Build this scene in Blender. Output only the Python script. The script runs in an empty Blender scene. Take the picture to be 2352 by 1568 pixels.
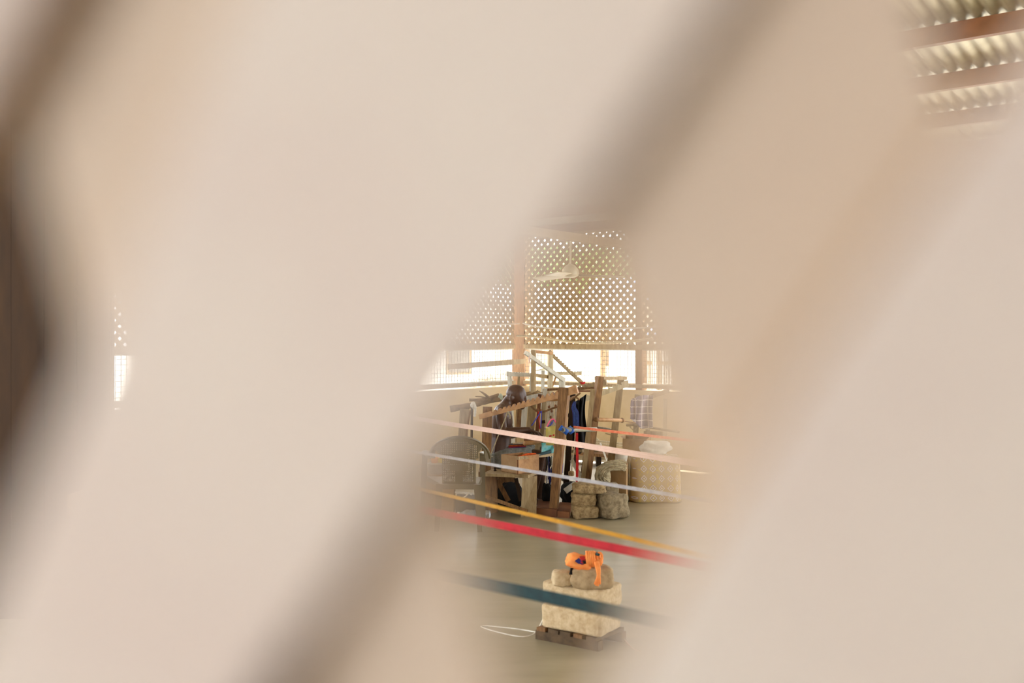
import bpy, bmesh, math, random
from mathutils import Vector, Matrix, noise
random.seed(7)
sc = bpy.context.scene
col = sc.collection
# ------------------------------------------------------------------ camera, sky, sun, exposure
F, CX, HV, EYE = 2287.0, 1176.0, 775.0, 1.7
cam_d = bpy.data.cameras.new('camera'); cam = bpy.data.objects.new('camera', cam_d); col.objects.link(cam)
cam.location = (0, 0, EYE); cam.rotation_euler = (math.pi/2, 0, 0)
cam_d.sensor_width = 36.0; cam_d.sensor_fit = 'HORIZONTAL'; cam_d.lens = 36.0*F/2352.0
cam_d.shift_y = (HV-784.0)/2352.0
cam_d.clip_start = 0.01; cam_d.clip_end = 300
cam_d.dof.use_dof = True; cam_d.dof.focus_distance = 9.4; cam_d.dof.aperture_fstop = 2.6
sc.camera = cam
w = bpy.data.worlds.new('sky'); sc.world = w; w.use_nodes = True
bg = w.node_tree.nodes['Background']; bg.inputs[0].default_value = (0.90, 0.95, 1.0, 1); bg.inputs[1].default_value = 1.0
sd = bpy.data.lights.new('sun', 'SUN'); sun = bpy.data.objects.new('sun', sd); col.objects.link(sun)
sd.energy = 5.0; sd.angle = 0.009; sd.color = (1.0, 0.98, 0.95)
SUN = Vector((0.616*0.40, 0.788*0.40, 0.92)).normalized()
sun.location = SUN*40; sun.rotation_euler = (-SUN).to_track_quat('-Z', 'Y').to_euler()
vs = sc.view_settings
vs.view_transform = 'Standard'; vs.look = 'None'; vs.gamma = 1.0; vs.use_curve_mapping = False
vs.exposure = 3.05

# ------------------------------------------------------------------ helpers
def P(u, v, Y): return Vector(((u-CX)/F*Y, Y, EYE-(v-HV)/F*Y))
def PZ(u, Y, z): return Vector(((u-CX)/F*Y, Y, z))
def FL(u, v):
    Y = EYE*F/(v-HV); return Vector(((u-CX)/F*Y, Y, 0.0))
def px(n, Y): return n*Y/F
def lin(c):
    c /= 255.0
    return c/12.92 if c <= 0.04045 else ((c+0.055)/1.055)**2.4
def rgb(r, g, b): return (lin(r), lin(g), lin(b), 1)

M = {}
def mat(name, c1, c2=None, scale=8.0, rough=0.7, bump=0.0, detail=4.0, stretch=(1, 1, 1), spec=0.4, trans=0.0, c3=None, metal=0.0):
    m = bpy.data.materials.new(name); m.use_nodes = True
    nt = m.node_tree; b = nt.nodes['Principled BSDF']
    b.inputs['Roughness'].default_value = rough
    b.inputs['Specular IOR Level'].default_value = spec
    b.inputs['Metallic'].default_value = metal
    if c2 is None: c2 = tuple(x*0.75 for x in c1[:3])+(1,)
    tc = nt.nodes.new('ShaderNodeTexCoord'); mp = nt.nodes.new('ShaderNodeMapping')
    mp.inputs['Scale'].default_value = stretch
    nz = nt.nodes.new('ShaderNodeTexNoise'); nz.inputs['Scale'].default_value = scale; nz.inputs['Detail'].default_value = detail
    nz.inputs['Roughness'].default_value = 0.6
    cr = nt.nodes.new('ShaderNodeValToRGB')
    cr.color_ramp.elements[0].position = 0.32; cr.color_ramp.elements[0].color = c2
    cr.color_ramp.elements[1].position = 0.66; cr.color_ramp.elements[1].color = c1
    if c3:
        e = cr.color_ramp.elements.new(0.8); e.color = c3
    L = nt.links.new
    L(tc.outputs['Object'], mp.inputs[0]); L(mp.outputs[0], nz.inputs['Vector']); L(nz.outputs[0], cr.inputs[0])
    L(cr.outputs[0], b.inputs['Base Color'])
    if bump:
        bp = nt.nodes.new('ShaderNodeBump'); bp.inputs['Strength'].default_value = bump; bp.inputs['Distance'].default_value = 0.01
        L(nz.outputs[0], bp.inputs['Height']); L(bp.outputs[0], b.inputs['Normal'])
    if trans: b.inputs['Transmission Weight'].default_value = trans
    M[name] = m
    return m

mat('slat_paint', rgb(217, 206, 196), rgb(211, 196, 187), scale=14, rough=0.65, detail=2)
mat('slat_edge', rgb(176, 142, 92), rgb(150, 116, 70), scale=30, rough=0.75)
mat('slat_paint_shaded', rgb(209, 193, 175), rgb(203, 184, 166), scale=14, rough=0.65, detail=2)  # same paint as the front slats, darkened for shade on the rear boards
mat('lattice_far', rgb(172, 146, 104), rgb(138, 112, 76), scale=20, rough=0.75)
mat('plaster', rgb(208, 186, 146), rgb(188, 163, 120), scale=2.2, rough=0.85, detail=6, bump=0.1)
mat('plaster_front', rgb(236, 231, 226), rgb(226, 220, 214), scale=2.2, rough=0.85)  # near white so the added walls bounce fill onto the slats
mat('timber', rgb(164, 142, 104), rgb(130, 106, 70), scale=9, rough=0.7, stretch=(3, 3, .6))
mat('timber_pale', rgb(204, 190, 158), rgb(172, 154, 118), scale=10, rough=0.7, stretch=(3, 3, .6))
mat('timber_grey', rgb(206, 202, 188), rgb(176, 170, 152), scale=10, rough=0.7, stretch=(3, 3, .6))
mat('timber_orange', rgb(184, 140, 92), rgb(152, 108, 64), scale=14, rough=0.6)
mat('timber_brown', rgb(140, 102, 60), rgb(98, 66, 36), scale=16, rough=0.75, stretch=(3, 3, .6), bump=0.2)
mat('timber_dark', rgb(56, 34, 10), rgb(40, 23, 5), scale=3, rough=0.85, stretch=(3, 3, .6))
mat('timber_red', rgb(132, 84, 48), rgb(92, 54, 30), scale=4, rough=0.75)
mat('log_bark', rgb(140, 112, 74), rgb(100, 78, 50), scale=20, rough=0.9, bump=0.4)
mat('metal_roof', rgb(172, 164, 138), rgb(132, 122, 94), scale=2.5, rough=0.45, metal=0.3)
mat('concrete', rgb(164, 154, 128), rgb(142, 131, 104), scale=1.6, rough=0.3, detail=8, spec=0.45, bump=0.06, stretch=(.7, 2.6, 1))
mat('sandcrete', rgb(206, 184, 148), rgb(176, 150, 112), scale=34, rough=0.9, bump=0.6, detail=6)
mat('stone_brown', rgb(172, 148, 106), rgb(112, 88, 56), scale=30, rough=0.92, bump=1.0, detail=6)
mat('timber_weathered', rgb(100, 80, 56), rgb(64, 48, 32), scale=14, rough=0.85, bump=0.3)
mat('stone_tan', rgb(184, 160, 124), rgb(148, 124, 90), scale=26, rough=0.92, bump=0.6, detail=6)
mat('stone_grey', rgb(150, 134, 104), rgb(100, 84, 60), scale=26, rough=0.92, bump=0.6, detail=6)
mat('skin', rgb(84, 54, 36), rgb(66, 40, 25), scale=9, rough=0.42, spec=0.5)
mat('shorts', rgb(138, 138, 132), rgb(104, 104, 98), scale=26, rough=0.9, bump=0.3)
mat('chair_plastic', rgb(98, 86, 60), rgb(90, 78, 52), scale=5, rough=0.38, spec=0.5)
mat('black_cloth', rgb(22, 20, 22), rgb(12, 11, 12), scale=14, rough=0.9)
mat('blue_thread', rgb(56, 82, 140), rgb(24, 34, 70), scale=60, rough=0.8, stretch=(4, 4, .3))
mat('blue_cord', rgb(70, 74, 170), rgb(50, 50, 140), scale=30, rough=0.7)
mat('white_cloth', rgb(226, 222, 212), rgb(200, 194, 180), scale=14, rough=0.9)
mat('white_thread', rgb(226, 216, 196), rgb(196, 180, 150), scale=30, rough=0.8)
mat('orange_cloth', rgb(246, 158, 84), rgb(240, 130, 60), scale=24, rough=0.85, bump=0.3)
mat('orange_thread', rgb(236, 112, 34), rgb(176, 58, 26), scale=60, rough=0.85)
mat('red_cloth', rgb(196, 34, 30), rgb(150, 20, 22), scale=30, rough=0.8)
mat('navy_cloth', rgb(36, 40, 110), rgb(18, 18, 60), scale=30, rough=0.8)
mat('dark_teal', rgb(24, 62, 66), rgb(14, 40, 46), scale=20, rough=0.7, stretch=(.3, 4, 4))
mat('warp_pink', rgb(212, 184, 168), rgb(202, 170, 154), scale=30, rough=0.8)
mat('warp_grey', rgb(176, 172, 172), rgb(150, 146, 148), scale=30, rough=0.8)
mat('warp_yellow', rgb(206, 158, 54), rgb(190, 138, 40), scale=30, rough=0.8)
mat('warp_red', rgb(186, 36, 48), rgb(160, 26, 38), scale=30, rough=0.8)
mat('warp_orange', rgb(238, 150, 112), rgb(228, 110, 76), scale=30, rough=0.8)
mat('pvc_grey', rgb(150, 146, 128), rgb(128, 124, 104), scale=8, rough=0.4)
mat('blue_tape', rgb(34, 96, 184), rgb(20, 60, 140), scale=20, rough=0.5)
mat('yellow_plastic', rgb(206, 190, 84), rgb(190, 176, 112), scale=12, rough=0.4, trans=0.15)
mat('cyan_print', rgb(90, 214, 222), rgb(190, 232, 232), scale=22, rough=0.5, c3=rgb(40, 130, 190))
mat('pink_plastic', rgb(240, 110, 140), rgb(230, 80, 120), scale=10, rough=0.5)
mat('dark_mix', rgb(110, 90, 130), rgb(28, 24, 34), scale=36, rough=0.8, c3=rgb(210, 200, 206))
mat('cardboard', rgb(164, 132, 92), rgb(138, 106, 70), scale=5, rough=0.85)
mat('rope_jute', rgb(176, 162, 130), rgb(128, 112, 82), scale=40, rough=0.9)
mat('clear_plastic', rgb(235, 240, 240), rgb(225, 232, 232), scale=4, rough=0.08, trans=0.92)
mat('black_plastic', rgb(38, 34, 28), rgb(26, 22, 18), scale=10, rough=0.5)
mat('steel_pot', rgb(200, 196, 184), rgb(180, 174, 160), scale=6, rough=0.3, metal=0.7)
mat('orange_plastic', rgb(240, 160, 60), rgb(232, 140, 44), scale=4, rough=0.4)
mat('yellow_lid', rgb(240, 214, 90), rgb(232, 200, 70), scale=4, rough=0.4)
mat('fan_metal', rgb(190, 178, 150), rgb(176, 160, 128), scale=5, rough=0.4)
mat('wire', rgb(120, 116, 108), rgb(100, 96, 88), scale=5, rough=0.5)
mat('sand_ground', rgb(216, 212, 204), rgb(204, 198, 188), scale=0.7, rough=0.95)
mat('house_white', rgb(226, 224, 218), rgb(206, 202, 194), scale=1.5, rough=0.9)
mat('house_tan', rgb(200, 188, 166), rgb(172, 158, 132), scale=2, rough=0.9)
mat('roof_blue', rgb(150, 168, 194), rgb(126, 146, 176), scale=3, rough=0.5)
mat('roof_grey', rgb(190, 190, 186), rgb(160, 160, 156), scale=3, rough=0.5)
mat('thatch', rgb(186, 176, 156), rgb(146, 134, 112), scale=30, rough=0.95, stretch=(4, 4, .4))
mat('leaf_green', rgb(96, 124, 50), rgb(60, 88, 32), scale=3, rough=0.6)
mat('bark', rgb(120, 98, 70), rgb(84, 66, 46), scale=14, rough=0.9)
mat('reed', rgb(200, 194, 180), rgb(160, 152, 136), scale=26, rough=0.85)
mat('fence_green', rgb(176, 182, 160), rgb(140, 148, 126), scale=8, rough=0.8)
mat('brown_jar', rgb(196, 176, 138), rgb(150, 126, 86), scale=8, rough=0.6)

def pattern_mat(name, base, line, dot, sx, sz):
    """woven diamond print, drawn in object space (x,z)"""
    m = bpy.data.materials.new(name); m.use_nodes = True
    nt = m.node_tree; b = nt.nodes['Principled BSDF']; b.inputs['Roughness'].default_value = 0.9
    L = nt.links.new
    tc = nt.nodes.new('ShaderNodeTexCoord'); sp = nt.nodes.new('ShaderNodeSeparateXYZ'); L(tc.outputs['Object'], sp.inputs[0])
    def mth(op, a, bv=None):
        n = nt.nodes.new('ShaderNodeMath'); n.operation = op
        for i, x in enumerate((a, bv)):
            if x is None: continue
            if isinstance(x, (int, float)): n.inputs[i].default_value = x
            else: L(x, n.inputs[i])
        return n.outputs[0]
    x = mth('ADD', sp.outputs[0], mth('MULTIPLY', sp.outputs[1], 0.9))
    fx = mth('SUBTRACT', mth('FRACT', mth('MULTIPLY', x, sx)), 0.5)
    fz = mth('SUBTRACT', mth('FRACT', mth('MULTIPLY', sp.outputs[2], sz)), 0.5)
    d = mth('ADD', mth('ABSOLUTE', fx), mth('ABSOLUTE', fz))
    ring = mth('LESS_THAN', mth('ABSOLUTE', mth('SUBTRACT', d, 0.32)), 0.042)
    core = mth('LESS_THAN', d, 0.1)
    nz = nt.nodes.new('ShaderNodeTexNoise'); nz.inputs['Scale'].default_value = 40; L(tc.outputs['Object'], nz.inputs['Vector'])
    spk = mth('GREATER_THAN', nz.outputs[0], 0.6)
    def mix(f, a, bb):
        n = nt.nodes.new('ShaderNodeMix'); n.data_type = 'RGBA'; L(f, n.inputs[0])
        for i, q in ((6, a), (7, bb)):
            if isinstance(q, tuple): n.inputs[i].default_value = q
            else: L(q, n.inputs[i])
        return n.outputs[2]
    c = mix(spk, base, dot); c = mix(core, c, line); c = mix(ring, c, line)
    L(c, b.inputs['Base Color']); M[name] = m
pattern_mat('diamond_print', rgb(172, 148, 104), rgb(198, 190, 196), rgb(186, 160, 84), 11.0, 10.0)

def check_mat(name, base, line, k):
    m = bpy.data.materials.new(name); m.use_nodes = True
    nt = m.node_tree; b = nt.nodes['Principled BSDF']; b.inputs['Roughness'].default_value = 0.9
    L = nt.links.new
    tc = nt.nodes.new('ShaderNodeTexCoord'); sp = nt.nodes.new('ShaderNodeSeparateXYZ'); L(tc.outputs['Object'], sp.inputs[0])
    outs = []
    for ax, ph in ((0, 0.2), (2, 0.4)):
        a = nt.nodes.new('ShaderNodeMath'); a.operation = 'MULTIPLY_ADD'; L(sp.outputs[ax], a.inputs[0]); a.inputs[1].default_value = k; a.inputs[2].default_value = ph
        f = nt.nodes.new('ShaderNodeMath'); f.operation = 'FRACT'; L(a.outputs[0], f.inputs[0])
        l = nt.nodes.new('ShaderNodeMath'); l.operation = 'LESS_THAN'; L(f.outputs[0], l.inputs[0]); l.inputs[1].default_value = 0.1
        outs.append(l.outputs[0])
    mx = nt.nodes.new('ShaderNodeMath'); mx.operation = 'MAXIMUM'; L(outs[0], mx.inputs[0]); L(outs[1], mx.inputs[1])
    n = nt.nodes.new('ShaderNodeMix'); n.data_type = 'RGBA'; L(mx.outputs[0], n.inputs[0]); n.inputs[6].default_value = base; n.inputs[7].default_value = line
    L(n.outputs[2], b.inputs['Base Color']); M[name] = m
check_mat('check_cloth', rgb(124, 112, 128), rgb(226, 216, 214), 13.0)

# ---- object plumbing
def wloc(o):
    v = Vector((0, 0, 0))
    while o is not None:
        v += o.location; o = o.parent
    return v
def tag(o, label, cat, group=None):
    o['label'] = label; o['category'] = cat
    if group: o['group'] = group
    return o
def thing(name, label, cat, loc=(0, 0, 0), rz=0.0, group=None):
    o = bpy.data.objects.new(name, None); col.objects.link(o)
    o.empty_display_size = 0.1
    o.location = loc; o.rotation_euler = (0, 0, rz)
    return tag(o, label, cat, group)
def struct(o):
    o['kind'] = 'structure'; return o
def obj(name, verts, faces, m, parent=None, local=False, smooth=False):
    me = bpy.data.meshes.new(name)
    if parent is not None and not local:
        off = wloc(parent); verts = [Vector(v)-off for v in verts]
    me.from_pydata([tuple(v) for v in verts], [], faces)
    bm = bmesh.new(); bm.from_mesh(me); bmesh.ops.recalc_face_normals(bm, faces=bm.faces); bm.to_mesh(me); bm.free()
    me.materials.append(M[m] if isinstance(m, str) else m)
    if smooth:
        me.polygons.foreach_set('use_smooth', [True]*len(me.polygons))
    o = bpy.data.objects.new(name, me); col.objects.link(o)
    if parent is not None: o.parent = parent
    return o
def solo(name, geo, m, label, cat, group=None, smooth=False, base=None):
    """a top-level thing that is one mesh, origin at its base"""
    vs_, fs_ = geo
    vs_ = [Vector(v) for v in vs_]
    if base is None:
        n = len(vs_); c = sum(vs_, Vector())/n; base = Vector((c.x, c.y, min(v.z for v in vs_)))
    o = obj(name, [v-base for v in vs_], fs_, m, None, smooth=smooth)
    o.location = base
    return tag(o, label, cat, group)
def join(*geos):
    V, Fc = [], []
    for v, f in geos:
        n = len(V); V += list(v); Fc += [tuple(i+n for i in q) for q in f]
    return V, Fc
BOXF = [(0, 1, 2, 3), (7, 6, 5, 4), (0, 4, 5, 1), (1, 5, 6, 2), (2, 6, 7, 3), (3, 7, 4, 0)]
def box(x0, x1, y0, y1, z0, z1):
    return [Vector(p) for p in ((x0, y0, z0), (x1, y0, z0), (x1, y1, z0), (x0, y1, z0), (x0, y0, z1), (x1, y0, z1), (x1, y1, z1), (x0, y1, z1))], list(BOXF)
def hexa(b4, t4): return [Vector(p) for p in list(b4)+list(t4)], list(BOXF)
def bar(p0, p1, w, t=None, w1=None, roll=0.0, jit=0.03):
    """plank from p0 to p1; w = width across the line of sight, t = thickness along it"""
    p0, p1 = Vector(p0), Vector(p1)
    if t is None: t = w
    if w1 is None: w1 = w
    e = (p1-p0).normalized()
    vd = ((p0+p1)/2-Vector((0, 0, EYE))).normalized()
    a = e.cross(vd)
    if a.length < 1e-3: a = e.cross(Vector((0, 0, 1)))
    a.normalize(); b = a.cross(e).normalized()
    if roll:
        R = Matrix.Rotation(roll, 3, e); a = R @ a; b = R @ b
    V = []
    for p, ww, tt in ((p0, w, t), (p1, w1, t*w1/w)):
        for sa, sb in ((-1, -1), (1, -1), (1, 1), (-1, 1)):
            V.append(p+a*sa*ww/2*(1+random.uniform(-jit, jit))+b*sb*tt/2*(1+random.uniform(-jit, jit)))
    return V, list(BOXF)
def notched(p0, p1, w0, w1, t, n, s0=0.1, s1=0.92, depth=0.4, rev=False):
    """rail with a row of saw-tooth notches cut in its upper edge"""
    p0, p1 = Vector(p0), Vector(p1); L = (p1-p0).length; e = (p1-p0)/L
    up = (Vector((0, 0, 1))-e*e.z).normalized(); b = e.cross(up)
    prof = [(0.0, 1.0), (s0, 1.0)]
    for i in range(n):
        a0 = s0+(s1-s0)*i/n; a1 = s0+(s1-s0)*(i+1)/n; d = a1-a0
        if rev: prof += [(a0+d*0.12, 1.0), (a0+d*0.72, 1-depth*0.75), (a0+d*0.9, 1-depth), (a1, 1.0)]
        else: prof += [(a0+d*0.1, 1-depth), (a0+d*0.3, 1-depth*0.8), (a0+d*0.7, 1-depth*0.1), (a1-d*0.05, 1.0)]
    prof.append((1.0, 1.0))
    V, Fc = [], []
    for s, h in prof:
        ww = w0+(w1-w0)*s; c = p0+e*L*s
        V += [c-up*ww/2-b*t/2, c-up*ww/2+up*ww*h-b*t/2, c-up*ww/2+up*ww*h+b*t/2, c-up*ww/2+b*t/2]
    for i in range(len(prof)-1):
        k = 4*i
        for j in range(4): Fc.append((k+j, k+(j+1) % 4, k+4+(j+1) % 4, k+4+j))
    Fc += [(0, 1, 2, 3), (len(V)-4, len(V)-3, len(V)-2, len(V)-1)]
    return V, Fc
def tube(pts, r, n=6, r1=None, flat=1.0, wob=0.0):
    pts = [Vector(p) for p in pts]; V, Fc = [], []
    m = len(pts); prev = None
    for i, p in enumerate(pts):
        d = (pts[min(i+1, m-1)]-pts[max(i-1, 0)])
        if d.length < 1e-9: d = Vector((0, 0, 1))
        d.normalize()
        if prev is None:
            a = d.cross(Vector((0, 0, 1)) if abs(d.z) < 0.9 else Vector((1, 0, 0))).normalized()
        else:
            a = (prev-d*prev.dot(d)).normalized()
        prev = a; b = d.cross(a)
        rr = r if r1 is None else r+(r1-r)*i/max(m-1, 1)
        if wob: rr *= 1+random.uniform(-wob, wob)
        for k in range(n):
            t = 2*math.pi*k/n
            V.append(p+a*math.cos(t)*rr+b*math.sin(t)*rr*flat)
    for i in range(m-1):
        for k in range(n):
            Fc.append((i*n+k, i*n+(k+1) % n, (i+1)*n+(k+1) % n, (i+1)*n+k))
    Fc += [tuple(range(n)), tuple(range((m-1)*n, m*n))]
    return V, Fc
def spline(pts, k=6):
    pts = [Vector(p) for p in pts]; out = []
    for i in range(len(pts)-1):
        a, b, c, d = pts[max(i-1, 0)], pts[i], pts[i+1], pts[min(i+2, len(pts)-1)]
        for j in range(k):
            t = j/k
            out.append(0.5*((2*b)+(c-a)*t+(2*a-5*b+4*c-d)*t*t+(3*b-a-3*c+d)*t**3))
    out.append(pts[-1]); return out
def lathe(prof, c, n=20, axis=(0, 0, 1)):
    c = Vector(c); ax = Vector(axis).normalized()
    q = Vector((0, 0, 1)).rotation_difference(ax)
    V, Fc = [], []
    for r, z in prof:
        for k in range(n):
            t = 2*math.pi*k/n; V.append(c+q @ Vector((r*math.cos(t), r*math.sin(t), z)))
    for i in range(len(prof)-1):
        for k in range(n): Fc.append((i*n+k, i*n+(k+1) % n, (i+1)*n+(k+1) % n, (i+1)*n+k))
    Fc += [tuple(range(n)), tuple(range((len(prof)-1)*n, len(prof)*n))]
    return V, Fc
def sphere(c, r, n=12, m=8):
    if not isinstance(r, (tuple, list, Vector)): r = (r, r, r)
    V, Fc = [], []
    c = Vector(c)
    V.append(c+Vector((0, 0, r[2])))
    for i in range(1, m):
        p = math.pi*i/m
        for k in range(n):
            t = 2*math.pi*k/n
            V.append(c+Vector((r[0]*math.sin(p)*math.cos(t), r[1]*math.sin(p)*math.sin(t), r[2]*math.cos(p))))
    V.append(c-Vector((0, 0, r[2])))
    for k in range(n): Fc.append((0, 1+k, 1+(k+1) % n))
    for i in range(m-2):
        for k in range(n): Fc.append((1+i*n+k, 1+(i+1)*n+k, 1+(i+1)*n+(k+1) % n, 1+i*n+(k+1) % n))
    z = len(V)-1
    for k in range(n): Fc.append((z, 1+(m-2)*n+(k+1) % n, 1+(m-2)*n+k))
    return V, Fc
def rock(c, dims, rz=0.0, seed=0, pw=4.0, amp=0.05, cuts=9, tilt=0.0):
    """rounded, chipped block: a gridded cube pushed to a super-ellipsoid and roughened"""
    bm = bmesh.new(); bmesh.ops.create_cube(bm, size=2.0)
    bmesh.ops.subdivide_edges(bm, edges=bm.edges[:], cuts=cuts, use_grid_fill=True)
    R = Matrix.Rotation(rz, 3, 'Z') @ Matrix.Rotation(tilt, 3, 'Y'); c = Vector(c); dims = Vector(dims)
    for v in bm.verts:
        p = v.co.copy()
        k = (abs(p.x)**pw+abs(p.y)**pw+abs(p.z)**pw)**(1/pw)
        p /= k
        nn = noise.noise(p*1.6+Vector((seed*7.1, 3, 1)))*amp*1.6+noise.noise(p*5+Vector((seed*3.3, 9, 4)))*amp*0.6
        p *= 1+nn
        v.co = c+R @ Vector((p.x*dims.x/2, p.y*dims.y/2, p.z*dims.z/2))
    bm.verts.index_update()
    V = [v.co.copy() for v in bm.verts]; Fc = [tuple(x.index for x in f.verts) for f in bm.faces]
    bm.free(); return V, Fc
def sheet(fn, nu, nv, thick=0.006):
    """cloth: fn(a,b)->point, a,b in 0..1, closed with a small thickness"""
    A = [[Vector(fn(i/nu, j/nv)) for j in range(nv+1)] for i in range(nu+1)]
    V, Fc = [], []
    W = nv+1
    nrm = {}
    for i in range(nu+1):
        for j in range(nv+1):
            du = A[min(i+1, nu)][j]-A[max(i-1, 0)][j]; dv = A[i][min(j+1, nv)]-A[i][max(j-1, 0)]
            n = du.cross(dv); n = n.normalized() if n.length > 1e-9 else Vector((0, 1, 0))
            nrm[i, j] = n
    for s in (0, 1):
        for i in range(nu+1):
            for j in range(nv+1): V.append(A[i][j]+nrm[i, j]*thick*(s-0.5))
    N = (nu+1)*W
    for i in range(nu):
        for j in range(nv):
            a = i*W+j
            Fc.append((a, a+W, a+W+1, a+1)); Fc.append((N+a, N+a+1, N+a+W+1, N+a+W))
    for i in range(nu):
        for j in (0, nv):
            a = i*W+j; Fc.append((a, a+W, N+a+W, N+a))
    for j in range(nv):
        for i in (0, nu):
            a = i*W+j; Fc.append((a, a+1, N+a+1, N+a))
    return V, Fc
def clip_poly(poly, x0, x1, z0, z1):
    def cl(pts, f, inter):
        out = []
        for i in range(len(pts)):
            a, b = pts[i], pts[(i+1) % len(pts)]
            fa, fb = f(a), f(b)
            if fa >= 0: out.append(a)
            if (fa >= 0) != (fb >= 0):
                t = fa/(fa-fb); out.append((a[0]+(b[0]-a[0])*t, a[1]+(b[1]-a[1])*t))
        return out
    for f in (lambda p: p[0]-x0, lambda p: x1-p[0], lambda p: p[1]-z0, lambda p: z1-p[1]):
        if len(poly) < 3: return []
        poly = cl(poly, f, None)
    return poly
def prism(poly, y0, y1):
    n = len(poly)
    V = [Vector((x, y0, z)) for x, z in poly]+[Vector((x, y1, z)) for x, z in poly]
    Fc = [tuple(range(n)), tuple(range(2*n-1, n-1, -1))]+[(i, (i+1) % n, n+(i+1) % n, n+i) for i in range(n)]
    return V, Fc

# ------------------------------------------------------------------ the room shell
CO = Vector((0.125, 15.0, 0)); DR = Vector((0.788, -0.616, 0)); DL = Vector((-0.616, -0.788, 0))
NR = Vector((0.616, 0.788, 0)); NL = Vector((-0.788, 0.616, 0))
AW = CO.dot(NR)
Z = Vector((0, 0, 1))
def W3(base, d, n, t, o, z): return base+d*t+n*o+Z*z
def wbox(base, d, n, t0, t1, o0, o1, z0, z1):
    return hexa([W3(base, d, n, t, o, z0) for t, o in ((t0, o0), (t1, o0), (t1, o1), (t0, o1))],
                [W3(base, d, n, t, o, z1) for t, o in ((t0, o0), (t1, o0), (t1, o1), (t0, o1))])
def RB(*a): return wbox(CO, DR, NR, *a)
def LB(*a): return wbox(CO, DL, NL, *a)
def roof_z(a): return 3.3+0.094*(AW-a)

g = hexa([NR*a+DR*s for a, s in ((-3.2, -14), (AW+0.15, -9.9), (AW+0.15, 9), (-3.2, 9))], [NR*a+DR*s for a, s in ((-3.2, -14), (AW+0.15, -9.9), (AW+0.15, 9), (-3.2, 9))])
for i in range(4): g[0][i].z = -0.12
o = struct(obj('floor', *g, 'concrete'))
o['label'] = 'khaki polished concrete floor of the weaving hall'
o = struct(obj('ground', *box(-70, 70, -40, 110, -0.3, -0.125), 'sand_ground'))
o['label'] = 'pale sandy ground outside the hall'
struct(obj('wall_right', *RB(-0.15, 8.6, 0, 0.15, -0.12, 0.975), 'plaster'))
struct(obj('wall_left', *LB(0.0, 9.5, 0, 0.15, -0.12, 0.975), 'plaster'))
# near wall under the lattice that the camera looks through
struct(obj('wall_front', *box(-1.0, 1.0, 0.11, 0.27, 0.0, 0.78), 'plaster_front'))
# added unseen walls that cut and steer light; the doorway gap lights the slats
for k_, (xa, xb) in enumerate(((-7.5, -1.0), (1.0, 8.0))):
    struct(obj('blocker_near_%s' % ('left', 'right')[k_], *box(xa, xb, 0.11, 0.27, -0.12, 4.3), 'plaster_front'))  # added solid walls, unseen, to cut light entering the hall
wb = struct(obj('blocker_back', *box(-1.0, 2.6, -1.75, -1.6, -0.12, 4.45), 'plaster_front'))
obj('blocker_section', *box(-3.05, -2.04, -1.75, -1.6, -0.12, 4.45), 'plaster_front', wb)
obj('blocker_lintel', *box(-2.04, -1.0, -1.75, -1.6, 3.1, 4.45), 'plaster_front', wb)
struct(obj('blocker_side', *box(1.7, 1.85, -1.6, 0.11, -0.12, 4.45), 'plaster_front'))
struct(obj('blocker_side_left', *box(-3.05, -2.9, -1.6, 0.11, -0.12, 4.45), 'plaster_front'))
# corrugated roof on purlins
s0, s1, a0, a1 = -11.5, 9.0, -2.6, AW+0.55
V, Fc = [], []; n = int((s1-s0)/0.0125)
for i in range(n+1):
    s = s0+(s1-s0)*i/n; dz = 0.011*math.sin(2*math.pi*s/0.10)
    for a in (a0, a1):
        for q in (0.0, 0.002): V.append(NR*a+DR*s+Z*(roof_z(a)+0.065+dz+q))
for i in range(n):
    k = 4*i
    Fc += [(k, k+2, k+6, k+4), (k+1, k+5, k+7, k+3)]
roof = struct(obj('ceiling', V, Fc, 'metal_roof', smooth=True)); roof['label'] = 'corrugated metal roof seen from below'
k = -10
while True:
    a = 7.08+0.96*k; k += 1
    if a < a0: continue
    if a > a1: break
    z = roof_z(a)
    obj('purlin', *hexa([NR*(a+q)+DR*s+Z*(z-0.07) for s, q in ((s0, -.03), (s1, -.03), (s1, .03), (s0, .03))],
                        [NR*(a+q)+DR*s+Z*(z+0.053) for s, q in ((s0, -.03), (s1, -.03), (s1, .03), (s0, .03))]), 'timber_red', roof)
# tie beam that carries the fan
FAN = P(1310, 553, 12.4)
struct(obj('trim_1', *hexa([FAN+NR*t+DR*q+Z*zz for t, q, zz in ((-7.5, -.04, 0), (1.63, -.04, 0), (1.63, .04, 0), (-7.5, .04, 0))],
                           [FAN+NR*t+DR*q+Z*zz for t, q, zz in ((-7.5, -.04, .1), (1.63, -.04, .1), (1.63, .04, .1), (-7.5, .04, .1))]), 'timber'))
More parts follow.
